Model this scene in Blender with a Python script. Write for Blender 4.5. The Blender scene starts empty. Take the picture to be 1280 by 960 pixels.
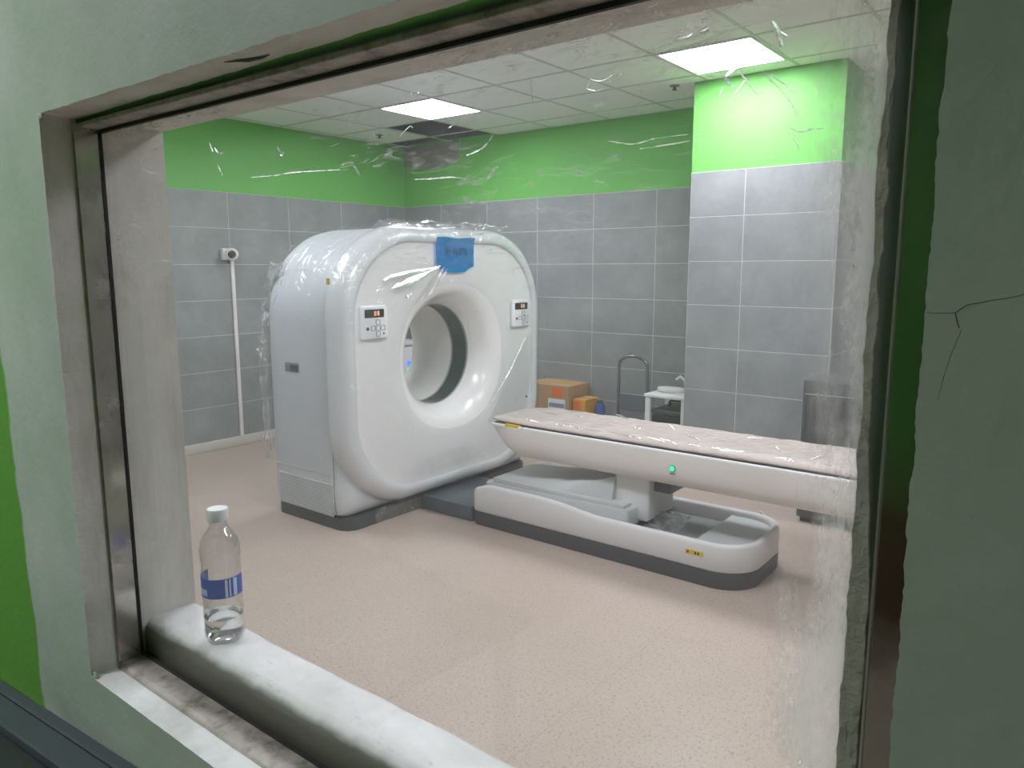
import bpy, bmesh, math, random
from mathutils import Vector, Matrix, noise

# ------------------------------------------------------------------ camera, world, exposure
scene = bpy.context.scene
COL = scene.collection
CAM_Z = 1.545
FPX = 938.0                                   # focal length in pixels of the 1280 px wide frame
yaw, pitch, roll = math.radians(-38.1), math.radians(-8.79), math.radians(-0.1)
fwd = Vector((math.sin(yaw) * math.cos(pitch), math.cos(yaw) * math.cos(pitch), math.sin(pitch)))
r0 = Vector((math.cos(yaw), -math.sin(yaw), 0.0))
u0 = r0.cross(fwd)
right = r0 * math.cos(roll) + u0 * math.sin(roll)
up = -r0 * math.sin(roll) + u0 * math.cos(roll)
cam_data = bpy.data.cameras.new('camera')
cam_data.sensor_fit = 'HORIZONTAL'
cam_data.sensor_width = 36.0
cam_data.lens = 36.0 * FPX / 1280.0
cam_data.clip_start = 0.02
cam = bpy.data.objects.new('camera', cam_data)
COL.objects.link(cam)
cam.matrix_world = Matrix(((right.x, up.x, -fwd.x, 0.0), (right.y, up.y, -fwd.y, 0.0), (right.z, up.z, -fwd.z, CAM_Z), (0, 0, 0, 1)))
scene.camera = cam

world = bpy.data.worlds.new('world')
scene.world = world
world.use_nodes = True
world.node_tree.nodes['Background'].inputs[0].default_value = (0.5, 0.52, 0.5, 1)
world.node_tree.nodes['Background'].inputs[1].default_value = 0.02
vs = scene.view_settings
vs.view_transform = 'Standard'
vs.look = 'None'
vs.gamma = 1.0
vs.use_curve_mapping = False
vs.exposure = 0.0
PANEL_LIGHT = 37.5          # scanner room ceiling panels
CONTROL_LIGHT = 47.0         # dim panel of the control room the picture is taken from

random.seed(7)
R2 = math.radians

# ------------------------------------------------------------------ materials
def srgb(r, g, b):
    f = lambda c: (c / 255.0 / 12.92) if c / 255.0 <= 0.04045 else ((c / 255.0 + 0.055) / 1.055) ** 2.4
    return (f(r), f(g), f(b), 1.0)

def new_mat(name):
    m = bpy.data.materials.new(name)
    m.use_nodes = True
    nt = m.node_tree
    return m, nt, nt.nodes['Principled BSDF'], nt.nodes['Material Output']

def N(nt, kind, **kw):
    n = nt.nodes.new(kind)
    for k, v in kw.items():
        if k in n.inputs:
            n.inputs[k].default_value = v
        else:
            setattr(n, k, v)
    return n

def math_node(nt, op, a, b=None, clamp=False):
    n = nt.nodes.new('ShaderNodeMath')
    n.operation = op
    n.use_clamp = clamp
    for i, v in enumerate((a, b)):
        if v is None:
            continue
        if isinstance(v, (int, float)):
            n.inputs[i].default_value = v
        else:
            nt.links.new(v, n.inputs[i])
    return n.outputs[0]

def ramp(nt, fac, stops):
    n = nt.nodes.new('ShaderNodeValToRGB')
    e = n.color_ramp.elements
    while len(e) < len(stops):
        e.new(0.5)
    for el, (p, c) in zip(e, stops):
        el.position = p
        el.color = c if len(c) == 4 else (*c, 1)
    nt.links.new(fac, n.inputs[0])
    return n.outputs[0]

def maprange(nt, v, a, b, c=0.0, d=1.0, smooth=False):
    n = nt.nodes.new('ShaderNodeMapRange')
    n.interpolation_type = 'SMOOTHSTEP' if smooth else 'LINEAR'
    nt.links.new(v, n.inputs[0])
    for i, x in enumerate((a, b, c, d)):
        n.inputs[1 + i].default_value = x
    return n.outputs[0]

def geo_pos(nt):
    g = nt.nodes.new('ShaderNodeNewGeometry')
    s = nt.nodes.new('ShaderNodeSeparateXYZ')
    nt.links.new(g.outputs['Position'], s.inputs[0])
    return g.outputs['Position'], s.outputs

def noise_tex(nt, vec, scale, detail=4.0, rough=0.55, stretch=None, dist=0.0):
    if stretch:
        mp = nt.nodes.new('ShaderNodeMapping')
        mp.inputs['Scale'].default_value = stretch
        nt.links.new(vec, mp.inputs['Vector'])
        vec = mp.outputs[0]
    n = nt.nodes.new('ShaderNodeTexNoise')
    n.inputs['Scale'].default_value = scale
    n.inputs['Detail'].default_value = detail
    n.inputs['Roughness'].default_value = rough
    n.inputs['Distortion'].default_value = dist
    nt.links.new(vec, n.inputs['Vector'])
    return n.outputs['Fac']

def mixc(nt, fac, a, b):
    n = nt.nodes.new('ShaderNodeMix')
    n.data_type = 'RGBA'
    for i, v in ((0, fac), (6, a), (7, b)):
        if isinstance(v, (int, float)):
            n.inputs[i].default_value = v
        elif isinstance(v, tuple):
            n.inputs[i].default_value = v
        else:
            nt.links.new(v, n.inputs[i])
    return n.outputs[2]

def bump(nt, height, strength, dist, bsdf):
    b = nt.nodes.new('ShaderNodeBump')
    b.inputs['Strength'].default_value = strength
    b.inputs['Distance'].default_value = dist
    nt.links.new(height, b.inputs['Height'])
    if bsdf is not None:
        nt.links.new(b.outputs[0], bsdf.inputs['Normal'])
    return b.outputs[0]

def simple(name, col, rough=0.5, metal=0.0, spec=0.5, vary=0.06, vscale=6.0, coat=0.0, bmp=0.0, bscale=80.0):
    m, nt, p, o = new_mat(name)
    pos, xyz = geo_pos(nt)
    f = noise_tex(nt, pos, vscale, 4)
    lo = tuple(c * (1 - vary) for c in col[:3]) + (1,)
    hi = tuple(min(1, c * (1 + vary)) for c in col[:3]) + (1,)
    nt.links.new(ramp(nt, f, [(0.3, lo), (0.7, hi)]), p.inputs['Base Color'])
    p.inputs['Roughness'].default_value = rough
    p.inputs['Metallic'].default_value = metal
    p.inputs['Specular IOR Level'].default_value = spec
    p.inputs['Coat Weight'].default_value = coat
    if bmp:
        bump(nt, noise_tex(nt, pos, bscale, 3), bmp, 0.01, p)
    return m

def emit(name, col, strength):
    m, nt, p, o = new_mat(name)
    p.inputs['Base Color'].default_value = col
    p.inputs['Emission Color'].default_value = col
    p.inputs['Emission Strength'].default_value = strength
    return m

GREEN = srgb(112, 188, 93)
M = {}

def mat_room_wall(name, patchy=0.05):
    """green paint up to the suspended ceiling, bare concrete in the plenum above it"""
    m, nt, p, o = new_mat(name)
    pos, xyz = geo_pos(nt)
    n = noise_tex(nt, pos, 1.7, 5)
    g = ramp(nt, n, [(0.3, tuple(c * (1 - patchy) for c in GREEN[:3])), (0.7, tuple(c * (1 + patchy) for c in GREEN[:3]))])
    c = mixc(nt, maprange(nt, xyz[2], 2.80, 2.81), g, srgb(96, 96, 100))
    nt.links.new(c, p.inputs['Base Color'])
    p.inputs['Roughness'].default_value = 0.55
    p.inputs['Specular IOR Level'].default_value = 0.35
    bump(nt, noise_tex(nt, pos, 60, 3), 0.08, 0.01, p)
    return m

M['room_wall'] = mat_room_wall('green_wall_paint')
def mat_room_side():
    m, nt, p, o = new_mat('window_wall_room_side')
    pos, xyz = geo_pos(nt)
    c = mixc(nt, maprange(nt, xyz[2], 2.18, 2.182), srgb(148, 151, 152), GREEN)
    nt.links.new(c, p.inputs['Base Color'])
    p.inputs['Roughness'].default_value = 0.45
    return m
M['window_wall_room_side'] = mat_room_side()
M['grout'] = simple('pale_grout', srgb(196, 196, 192), 0.8, vary=0.04)

def mat_tile():
    m, nt, p, o = new_mat('grey_porcelain_tile')
    pos, xyz = geo_pos(nt)
    oi = nt.nodes.new('ShaderNodeObjectInfo')
    n = noise_tex(nt, pos, 3.2, 6, 0.6)
    n2 = noise_tex(nt, pos, 22, 4, 0.6)
    a = math_node(nt, 'ADD', math_node(nt, 'MULTIPLY', n, 0.7), math_node(nt, 'MULTIPLY', n2, 0.3))
    a = math_node(nt, 'ADD', a, math_node(nt, 'MULTIPLY', math_node(nt, 'SUBTRACT', oi.outputs['Random'], 0.5), 0.06))
    nt.links.new(ramp(nt, a, [(0.30, srgb(132, 136, 138)), (0.5, srgb(144, 148, 149)), (0.72, srgb(158, 161, 161))]), p.inputs['Base Color'])
    p.inputs['Roughness'].default_value = 0.42
    p.inputs['Specular IOR Level'].default_value = 0.4
    return m
M['tile'] = mat_tile()

def mat_floor():
    m, nt, p, o = new_mat('speckled_beige_vinyl')
    pos, xyz = geo_pos(nt)
    n = noise_tex(nt, pos, 0.9, 5, 0.6)
    base = ramp(nt, n, [(0.3, srgb(176, 160, 147)), (0.7, srgb(187, 173, 160))])
    sp = noise_tex(nt, pos, 95, 2, 0.5)
    base = mixc(nt, maprange(nt, sp, 0.56, 0.68, 0, 0.7), base, srgb(142, 122, 108))
    sp2 = noise_tex(nt, pos, 140, 2, 0.5)
    base = mixc(nt, maprange(nt, sp2, 0.62, 0.72, 0, 0.5), base, srgb(214, 204, 194))
    sp3 = noise_tex(nt, pos, 38, 2, 0.5)
    base = mixc(nt, maprange(nt, sp3, 0.69, 0.74, 0, 0.5), base, srgb(120, 108, 98))
    # broad grimy marks
    d = noise_tex(nt, pos, 2.6, 7, 0.7)
    base = mixc(nt, maprange(nt, d, 0.58, 0.74, 0, 0.22), base, srgb(150, 138, 128))
    # sheet seams every 2 m
    fx = math_node(nt, 'ABSOLUTE', math_node(nt, 'SUBTRACT', math_node(nt, 'FRACT', math_node(nt, 'DIVIDE', math_node(nt, 'ADD', xyz[0], 20.35), 2.0)), 0.5))
    base = mixc(nt, maprange(nt, fx, 0.0, 0.0022, 0.3, 0.0), base, srgb(140, 128, 118))
    nt.links.new(base, p.inputs['Base Color'])
    p.inputs['Roughness'].default_value = 0.38
    p.inputs['Specular IOR Level'].default_value = 0.45
    bump(nt, noise_tex(nt, pos, 45, 3), 0.05, 0.01, p)
    return m
M['floor'] = mat_floor()

M['ceiling_tile'] = simple('white_mineral_tile', srgb(246, 246, 242), 0.9, vary=0.02, vscale=3, bmp=0.06, bscale=120)
M['grid'] = simple('white_grid_bar', srgb(206, 206, 200), 0.5, vary=0.02)
M['plenum'] = simple('plenum_concrete', srgb(92, 92, 96), 0.9)
M['skirting'] = simple('white_skirting', srgb(206, 202, 194), 0.5)
M['conduit'] = simple('white_plastic_conduit', srgb(236, 230, 228), 0.4)
M['plaster_patch'] = simple('bare_grey_plaster', srgb(150, 146, 138), 0.85, vary=0.08, vscale=12, bmp=0.3)

def mat_plaster(name, green_edge=True, base=(168, 180, 170)):
    """skim plaster over older green paint; the green is left bare beyond the skim's ragged edge"""
    m, nt, p, o = new_mat(name)
    pos, xyz = geo_pos(nt)
    n = noise_tex(nt, pos, 3.5, 6, 0.62)
    n2 = noise_tex(nt, pos, 30, 5, 0.6)
    c = ramp(nt, n, [(0.28, srgb(base[0] - 16, base[1] - 12, base[2] - 16)), (0.5, srgb(*base)), (0.75, srgb(base[0] + 12, base[1] + 10, base[2] + 10))])
    if green_edge:
        c = mixc(nt, maprange(nt, noise_tex(nt, pos, 2.1, 3), 0.42, 0.72, 0, 0.35), c, srgb(132, 168, 120))
        e = math_node(nt, 'ADD', xyz[0], math_node(nt, 'MULTIPLY', math_node(nt, 'SUBTRACT', xyz[2], 1.15), 0.045))
        e = math_node(nt, 'ADD', e, math_node(nt, 'MULTIPLY', math_node(nt, 'SUBTRACT', noise_tex(nt, pos, 9, 5), 0.5), 0.05))
        c = mixc(nt, maprange(nt, e, -1.536, -1.526), srgb(92, 150, 62), c)
    else:
        # old green paint left uncovered along the soffit beside the steel bar, mortar smears elsewhere
        c = mixc(nt, maprange(nt, noise_tex(nt, pos, 7, 5, 0.6, (1, 2, 0.5)), 0.48, 0.72, 0, 0.45), c, srgb(150, 140, 124))
        yt = math_node(nt, 'ADD', xyz[1], math_node(nt, 'MULTIPLY', math_node(nt, 'ADD', xyz[0], 1.0), 0.020))
        yt = math_node(nt, 'ADD', yt, math_node(nt, 'MULTIPLY', math_node(nt, 'SUBTRACT', noise_tex(nt, pos, 20, 5), 0.5), 0.012))
        g = math_node(nt, 'MULTIPLY', maprange(nt, yt, 0.5335, 0.5350), maprange(nt, xyz[1], 0.552, 0.550))
        g = math_node(nt, 'MULTIPLY', g, maprange(nt, xyz[2], 1.765, 1.768))
        c = mixc(nt, g, c, srgb(92, 160, 62))
    nt.links.new(c, p.inputs['Base Color'])
    p.inputs['Roughness'].default_value = 0.6
    p.inputs['Specular IOR Level'].default_value = 0.35
    h = math_node(nt, 'ADD', math_node(nt, 'MULTIPLY', noise_tex(nt, pos, 7, 6, 0.6), 1.0), math_node(nt, 'MULTIPLY', noise_tex(nt, pos, 60, 4, 0.6), 0.2))
    bump(nt, h, 0.16, 0.02, p)
    return m
M['plaster'] = mat_plaster('skim_plaster_over_green')
M['reveal'] = mat_plaster('reveal_plaster', False, (214, 212, 204))

def mat_sill():
    m, nt, p, o = new_mat('white_sill_paint')
    pos, xyz = geo_pos(nt)
    n = noise_tex(nt, pos, 8, 6, 0.65)
    c = ramp(nt, n, [(0.25, srgb(196, 197, 194)), (0.6, srgb(226, 228, 228))])
    d = noise_tex(nt, pos, 26, 6, 0.7, (1, 3, 3))
    c = mixc(nt, maprange(nt, d, 0.62, 0.72, 0, 0.5), c, srgb(120, 116, 106))
    # mortar-stained lower band next to the glass channel
    e = math_node(nt, 'ADD', xyz[2], math_node(nt, 'MULTIPLY', math_node(nt, 'SUBTRACT', noise_tex(nt, pos, 14, 5, 0.6, (1, 1, 2)), 0.5), 0.018))
    c = mixc(nt, maprange(nt, e, 0.918, 0.928), srgb(92, 92, 80), c)
    nt.links.new(c, p.inputs['Base Color'])
    p.inputs['Roughness'].default_value = 0.42
    bump(nt, n, 0.25, 0.01, p)
    return m
M['sill'] = mat_sill()

def mat_near_sill():
    m, nt, p, o = new_mat('white_near_sill_paint')
    pos, xyz = geo_pos(nt)
    n = noise_tex(nt, pos, 12, 6, 0.65)
    nt.links.new(ramp(nt, n, [(0.25, srgb(186, 190, 186)), (0.6, srgb(222, 226, 224))]), p.inputs['Base Color'])
    p.inputs['Roughness'].default_value = 0.5
    bump(nt, n, 0.3, 0.01, p)
    return m
M['near_sill'] = mat_near_sill()

def mat_steel(name, col=(0.55, 0.54, 0.51), rough=0.16, stain=0.5, metal=1.0):
    m, nt, p, o = new_mat(name)
    pos, xyz = geo_pos(nt)
    p.inputs['Metallic'].default_value = metal
    n = noise_tex(nt, pos, 11, 6, 0.65)
    n2 = noise_tex(nt, pos, 26, 5, 0.7)
    nt.links.new(mixc(nt, maprange(nt, n2, 0.52, 0.66, 0, stain), (*col, 1), (0.36, 0.34, 0.30, 1)), p.inputs['Base Color'])
    nt.links.new(maprange(nt, n, 0.4, 0.7, rough, rough + 0.22), p.inputs['Roughness'])
    bump(nt, noise_tex(nt, pos, 9, 2, 0.5, (1, 1, 0.5)), 0.12, 0.02, p)
    return m
M['steel'] = mat_steel('smeared_stainless_steel', (0.62, 0.58, 0.53), 0.12, 0.5, 0.75)
M['steel_mirror'] = mat_steel('dark_mirror_steel', (0.42, 0.43, 0.42), 0.05, 0.15)
M['steel_dark'] = simple('dark_steel_edge', srgb(112, 122, 118), 0.45, 0.1)
M['crack'] = simple('shadowed_plaster_crack', srgb(104, 106, 98), 0.9)
M['seal'] = simple('black_gasket', srgb(38, 38, 36), 0.6)
M['steel_lip'] = simple('bright_steel_lip', srgb(190, 190, 186), 0.3, 0.8)

def mat_mortar_bar():
    m, nt, p, o = new_mat('mortar_smeared_bar')
    pos, xyz = geo_pos(nt)
    n = noise_tex(nt, pos, 24, 6, 0.65)
    nt.links.new(ramp(nt, n, [(0.35, srgb(120, 114, 106)), (0.5, srgb(164, 158, 150)), (0.7, srgb(184, 180, 174))]), p.inputs['Base Color'])
    p.inputs['Roughness'].default_value = 0.5
    p.inputs['Metallic'].default_value = 0.25
    bump(nt, n, 0.4, 0.01, p)
    return m
M['mortar_bar'] = mat_mortar_bar()

def mat_glass():
    m, nt, p, o = new_mat('clear_window_glass')
    nt.nodes.remove(p)
    t = N(nt, 'ShaderNodeBsdfTransparent', Color=(0.955, 0.965, 0.95, 1))
    g = N(nt, 'ShaderNodeBsdfGlossy', Roughness=0.02)
    lw = N(nt, 'ShaderNodeLayerWeight', Blend=0.5)
    fr = math_node(nt, 'ADD', math_node(nt, 'MULTIPLY', math_node(nt, 'POWER', lw.outputs['Facing'], 5.0), 0.6), 0.025)
    mx = nt.nodes.new('ShaderNodeMixShader')
    nt.links.new(fr, mx.inputs[0]); nt.links.new(t.outputs[0], mx.inputs[1]); nt.links.new(g.outputs[0], mx.inputs[2])
    nt.links.new(mx.outputs[0], o.inputs[0])
    return m
M['glass'] = mat_glass()

def mat_film():
    """thin protective film left on the pane: a faint haze with whitish wrinkles and scuffs, denser towards the top"""
    m, nt, p, o = new_mat('scuffed_protective_film')
    nt.nodes.remove(p)
    pos, xyz = geo_pos(nt)
    t = N(nt, 'ShaderNodeBsdfTransparent', Color=(1, 1, 1, 1))
    d = N(nt, 'ShaderNodeBsdfDiffuse', Color=(0.85, 0.86, 0.84, 1))
    tr = N(nt, 'ShaderNodeBsdfTranslucent', Color=(0.85, 0.86, 0.84, 1))
    wmix = nt.nodes.new('ShaderNodeMixShader')
    wmix.inputs[0].default_value = 0.7
    nt.links.new(d.outputs[0], wmix.inputs[1]); nt.links.new(tr.outputs[0], wmix.inputs[2])
    s1 = noise_tex(nt, pos, 30, 8, 0.72, (0.55, 1, 2.4), 1.2)
    s2 = noise_tex(nt, pos, 60, 6, 0.7, (0.5, 1, 2.0), 0.8)
    big = noise_tex(nt, pos, 5.5, 3, 0.5, (0.7, 1, 1.6))
    top = maprange(nt, xyz[2], 1.45, 1.68, 0.0, 1.0, True)
    m1 = math_node(nt, 'MULTIPLY', maprange(nt, s1, 0.50, 0.68, 0, 1, True), maprange(nt, big, 0.42, 0.58, 0, 1, True))
    m2 = math_node(nt, 'MULTIPLY', maprange(nt, s2, 0.55, 0.70, 0, 1, True), maprange(nt, big, 0.46, 0.60, 0, 1, True))
    mk = math_node(nt, 'MULTIPLY', math_node(nt, 'ADD', math_node(nt, 'MULTIPLY', m1, 0.42), math_node(nt, 'MULTIPLY', m2, 0.5)), top)
    mk = math_node(nt, 'ADD', mk, 0.07, True)
    mx = nt.nodes.new('ShaderNodeMixShader')
    nt.links.new(mk, mx.inputs[0]); nt.links.new(t.outputs[0], mx.inputs[1]); nt.links.new(wmix.outputs[0], mx.inputs[2])
    nt.links.new(mx.outputs[0], o.inputs[0])
    return m
M['film'] = mat_film()

def mat_crease():
    m, nt, p, o = new_mat('white_film_crease')
    nt.nodes.remove(p)
    t = N(nt, 'ShaderNodeBsdfTransparent', Color=(1, 1, 1, 1))
    tr = N(nt, 'ShaderNodeBsdfRefraction', Color=(1, 1, 1, 1), Roughness=0.30, IOR=1.22)
    g = N(nt, 'ShaderNodeBsdfTranslucent', Color=(1, 1, 1, 1))
    a = nt.nodes.new('ShaderNodeMixShader'); a.inputs[0].default_value = 0.4
    nt.links.new(tr.outputs[0], a.inputs[1]); nt.links.new(g.outputs[0], a.inputs[2])
    pos, xyz = geo_pos(nt)
    mk = maprange(nt, noise_tex(nt, pos, 90, 4, 0.6), 0.40, 0.60, 0.05, 0.75)
    mx = nt.nodes.new('ShaderNodeMixShader')
    nt.links.new(mk, mx.inputs[0]); nt.links.new(t.outputs[0], mx.inputs[1]); nt.links.new(a.outputs[0], mx.inputs[2])
    nt.links.new(mx.outputs[0], o.inputs[0])
    return m
M['crease'] = mat_crease()

def mat_smear(x_solid, x_clear):
    """wet plaster wiped across the glass along its right edge, thinning out towards the middle"""
    m, nt, p, o = new_mat('wiped_plaster_smear')
    nt.nodes.remove(p)
    pos, xyz = geo_pos(nt)
    t = N(nt, 'ShaderNodeBsdfTransparent', Color=(1, 1, 1, 1))
    d = N(nt, 'ShaderNodeBsdfDiffuse', Color=srgb(205, 205, 196))
    tr = N(nt, 'ShaderNodeBsdfTranslucent', Color=srgb(222, 222, 214))
    wm = nt.nodes.new('ShaderNodeMixShader'); wm.inputs[0].default_value = 0.6
    nt.links.new(d.outputs[0], wm.inputs[1]); nt.links.new(tr.outputs[0], wm.inputs[2])
    grad = maprange(nt, xyz[0], x_clear, x_solid, 0.0, 1.0)
    n1 = noise_tex(nt, pos, 26, 6, 0.65, (1.6, 1, 0.35))        # vertical wipe strokes
    n2 = noise_tex(nt, pos, 150, 5, 0.7, (1.3, 1, 0.6))        # grains
    n3 = noise_tex(nt, pos, 9, 3, 0.5)
    v = math_node(nt, 'ADD', grad, math_node(nt, 'MULTIPLY', math_node(nt, 'SUBTRACT', n1, 0.5), 1.5))
    v = math_node(nt, 'ADD', v, math_node(nt, 'MULTIPLY', math_node(nt, 'SUBTRACT', n2, 0.5), 0.8))
    v = math_node(nt, 'ADD', v, math_node(nt, 'MULTIPLY', math_node(nt, 'SUBTRACT', n3, 0.5), 1.0))
    v = math_node(nt, 'ADD', v, maprange(nt, xyz[2], 1.25, 1.36, 0.16, 0.0))
    mk = maprange(nt, v, 0.22, 1.05, 0.0, 0.86, True)
    mk = math_node(nt, 'MULTIPLY', mk, maprange(nt, xyz[2], 1.33, 1.45, 1.0, 0.62, True))
    mk = math_node(nt, 'MULTIPLY', mk, maprange(nt, xyz[0], x_clear, x_clear + 0.012, 0, 1))
    mx = nt.nodes.new('ShaderNodeMixShader')
    nt.links.new(mk, mx.inputs[0]); nt.links.new(t.outputs[0], mx.inputs[1]); nt.links.new(wm.outputs[0], mx.inputs[2])
    nt.links.new(mx.outputs[0], o.inputs[0])
    return m
M['smear'] = mat_smear(-0.118, -0.200)
M['wet_plaster'] = simple('grey_plaster_bead', srgb(150, 152, 140), 0.7, vary=0.12, vscale=40, bmp=0.5, bscale=90)

M['shell_white'] = simple('glossy_white_enamel', srgb(226, 229, 230), 0.22, vary=0.012, spec=0.5, coat=0.3)
M['shell_body'] = simple('satin_white_side_panel', srgb(212, 217, 221), 0.3, vary=0.015)
M['face_white'] = simple('warm_white_front_face', srgb(246, 245, 243), 0.25, vary=0.012, coat=0.3)
M['bore_white'] = simple('matte_white_bore', srgb(232, 231, 228), 0.4, vary=0.015)
M['bore_dark'] = simple('dark_bore_window', srgb(62, 76, 76), 0.15, vary=0.06)
M['grey_trim'] = simple('grey_trim_ring', srgb(150, 152, 148), 0.4)
M['plinth'] = simple('charcoal_plinth', srgb(70, 71, 76), 0.4, vary=0.08, vscale=18)
M['table_grey'] = simple('light_grey_moulding', srgb(226, 226, 225), 0.35, vary=0.02)
M['table_plate'] = simple('mid_grey_cover_plate', srgb(190, 194, 193), 0.35, vary=0.03)
M['tray_grey'] = simple('dark_grey_tray', srgb(132, 137, 136), 0.35, vary=0.05)
M['slab'] = simple('slate_connecting_plate', srgb(84, 93, 100), 0.28, vary=0.06)
M['table_white'] = simple('white_table_shell', srgb(232, 228, 223), 0.3, vary=0.012)
M['table_edge'] = simple('white_table_edge_strip', srgb(246, 246, 246), 0.2, vary=0.01)
M['black'] = simple('black_plastic', srgb(28, 28, 30), 0.3)
M['dark_grey'] = simple('dark_grey_plastic', srgb(74, 76, 80), 0.4)
M['display'] = simple('dark_display', srgb(42, 44, 46), 0.15)
M['digits'] = emit('display_digits', srgb(235, 190, 160), 0.9)
M['key_line'] = simple('grey_key_outline', srgb(140, 142, 146), 0.5)
M['panel_white'] = simple('white_control_panel', srgb(242, 243, 244), 0.25, vary=0.01)
M['blue_tape'] = simple('blue_masking_film', srgb(4, 172, 242), 0.25, vary=0.08, vscale=25, coat=0.4)
M['blue_text'] = simple('blue_shade_lettering', srgb(18, 88, 140), 0.3)
M['yellow'] = simple('yellow_sticker', srgb(226, 190, 30), 0.45)
M['olive'] = simple('olive_yellow_sticker', srgb(190, 178, 92), 0.45)
M['green_led'] = emit('green_led', srgb(40, 225, 160), 1.2)
M['blue_led'] = emit('blue_led', srgb(40, 100, 255), 2.2)
M['vent'] = simple('vent_hole_shadow', srgb(132, 136, 138), 0.6)
M['vent_panel'] = simple('vent_panel', srgb(200, 205, 206), 0.4)
M['recess'] = simple('grey_recess', srgb(128, 130, 132), 0.5)

def mat_wrap(name, haze=0.05, gloss=0.20, scale=9.0, strength=0.9, stretch=(1, 1, 1)):
    m, nt, p, o = new_mat(name)
    nt.nodes.remove(p)
    pos, xyz = geo_pos(nt)
    t = N(nt, 'ShaderNodeBsdfTransparent', Color=(0.97, 0.975, 0.98, 1))
    g = N(nt, 'ShaderNodeBsdfGlossy', Roughness=0.10)
    d = N(nt, 'ShaderNodeBsdfDiffuse', Color=(0.85, 0.86, 0.86, 1))
    h = math_node(nt, 'ADD', noise_tex(nt, pos, scale, 3, 0.5, stretch, 0.6), math_node(nt, 'MULTIPLY', noise_tex(nt, pos, scale * 3.2, 3, 0.5, stretch, 1.0), 0.25))
    nrm = bump(nt, h, strength, 0.06, None)
    nt.links.new(nrm, g.inputs['Normal'])
    a = nt.nodes.new('ShaderNodeMixShader'); a.inputs[0].default_value = haze
    nt.links.new(t.outputs[0], a.inputs[1]); nt.links.new(d.outputs[0], a.inputs[2])
    lw = N(nt, 'ShaderNodeLayerWeight', Blend=0.25)
    fac = maprange(nt, lw.outputs['Facing'], 0.0, 1.0, gloss * 0.5, gloss * 2.0)
    b = nt.nodes.new('ShaderNodeMixShader')
    nt.links.new(fac, b.inputs[0]); nt.links.new(a.outputs[0], b.inputs[1]); nt.links.new(g.outputs[0], b.inputs[2])
    nt.links.new(b.outputs[0], o.inputs[0])
    return m
M['wrap'] = mat_wrap('clear_wrapping_film', 0.02, 0.11, 5.0, 0.9)
M['wrap_glint'] = mat_wrap('glossy_film_glint', 0.25, 0.55, 40.0, 0.10)
M['wrap_loose'] = mat_wrap('crumpled_wrapping_film', 0.10, 0.28, 16.0, 1.0)

def mat_pad():
    m, nt, p, o = new_mat('beige_pad_in_plastic')
    pos, xyz = geo_pos(nt)
    n = noise_tex(nt, pos, 5, 5, 0.6)
    nt.links.new(ramp(nt, n, [(0.3, srgb(200, 186, 178)), (0.7, srgb(213, 201, 194))]), p.inputs['Base Color'])
    p.inputs['Roughness'].default_value = 0.5
    p.inputs['Coat Weight'].default_value = 0.9
    p.inputs['Coat Roughness'].default_value = 0.12
    h = noise_tex(nt, pos, 13, 4, 0.6, (0.7, 1.6, 1.6), 1.6)
    b = bump(nt, h, 1.0, 0.16, None)
    nt.links.new(b, p.inputs['Coat Normal'])
    return m
M['pad'] = mat_pad()

def mat_pet():
    m, nt, p, o = new_mat('clear_pet_plastic')
    nt.nodes.remove(p)
    t = N(nt, 'ShaderNodeBsdfTransparent', Color=(0.95, 0.955, 0.955, 1))
    g = N(nt, 'ShaderNodeBsdfGlossy', Roughness=0.06)
    lw = N(nt, 'ShaderNodeLayerWeight', Blend=0.35)
    fac = maprange(nt, lw.outputs['Facing'], 0.0, 1.0, 0.06, 0.6)
    mx = nt.nodes.new('ShaderNodeMixShader')
    nt.links.new(fac, mx.inputs[0]); nt.links.new(t.outputs[0], mx.inputs[1]); nt.links.new(g.outputs[0], mx.inputs[2])
    nt.links.new(mx.outputs[0], o.inputs[0])
    return m
M['pet'] = mat_pet()
def mat_water():
    m, nt, p, o = new_mat('water')
    p.inputs['Base Color'].default_value = (0.98, 0.99, 0.99, 1)
    p.inputs['Roughness'].default_value = 0.0
    p.inputs['IOR'].default_value = 1.33
    p.inputs['Transmission Weight'].default_value = 1.0
    return m
M['water'] = mat_water()
M['cap'] = simple('white_cap', srgb(232, 236, 238), 0.4, vary=0.02)
M['label_blue'] = simple('blue_label', srgb(36, 84, 190), 0.4, vary=0.06)
M['label_pale'] = simple('pale_label_print', srgb(200, 212, 234), 0.4)

M['cardboard'] = simple('brown_cardboard', srgb(176, 146, 112), 0.8, vary=0.06)
M['cardboard_orange'] = simple('orange_carton', srgb(206, 152, 60), 0.7, vary=0.1)
M['orange'] = simple('orange_label', srgb(224, 116, 52), 0.6)
M['paper'] = simple('white_paper_label', srgb(222, 224, 230), 0.6)
M['ink'] = simple('grey_blue_print', srgb(130, 140, 168), 0.6)
M['blue_item'] = simple('blue_plastic', srgb(60, 84, 140), 0.5)
M['chrome'] = simple('grey_tube_metal', srgb(140, 142, 144), 0.25, 0.7)
M['slate_panel'] = simple('slate_grey_panel', srgb(98, 106, 112), 0.5)
M['stand_white'] = simple('white_stand', srgb(220, 222, 222), 0.4)
M['desk'] = simple('dark_slate_desk', srgb(72, 80, 86), 0.4, vary=0.05)
M['desk_dark'] = simple('near_black_desk_mat', srgb(44, 50, 50), 0.5, vary=0.05)
M['control_wall'] = simple('green_control_room_paint', srgb(72, 122, 54), 0.6, vary=0.05)
M['brown'] = simple('dark_brown_wood', srgb(84, 66, 44), 0.5, vary=0.15, vscale=3)
M['ceil_plain'] = simple('white_ceiling_paint', srgb(206, 210, 204), 0.9)
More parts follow.
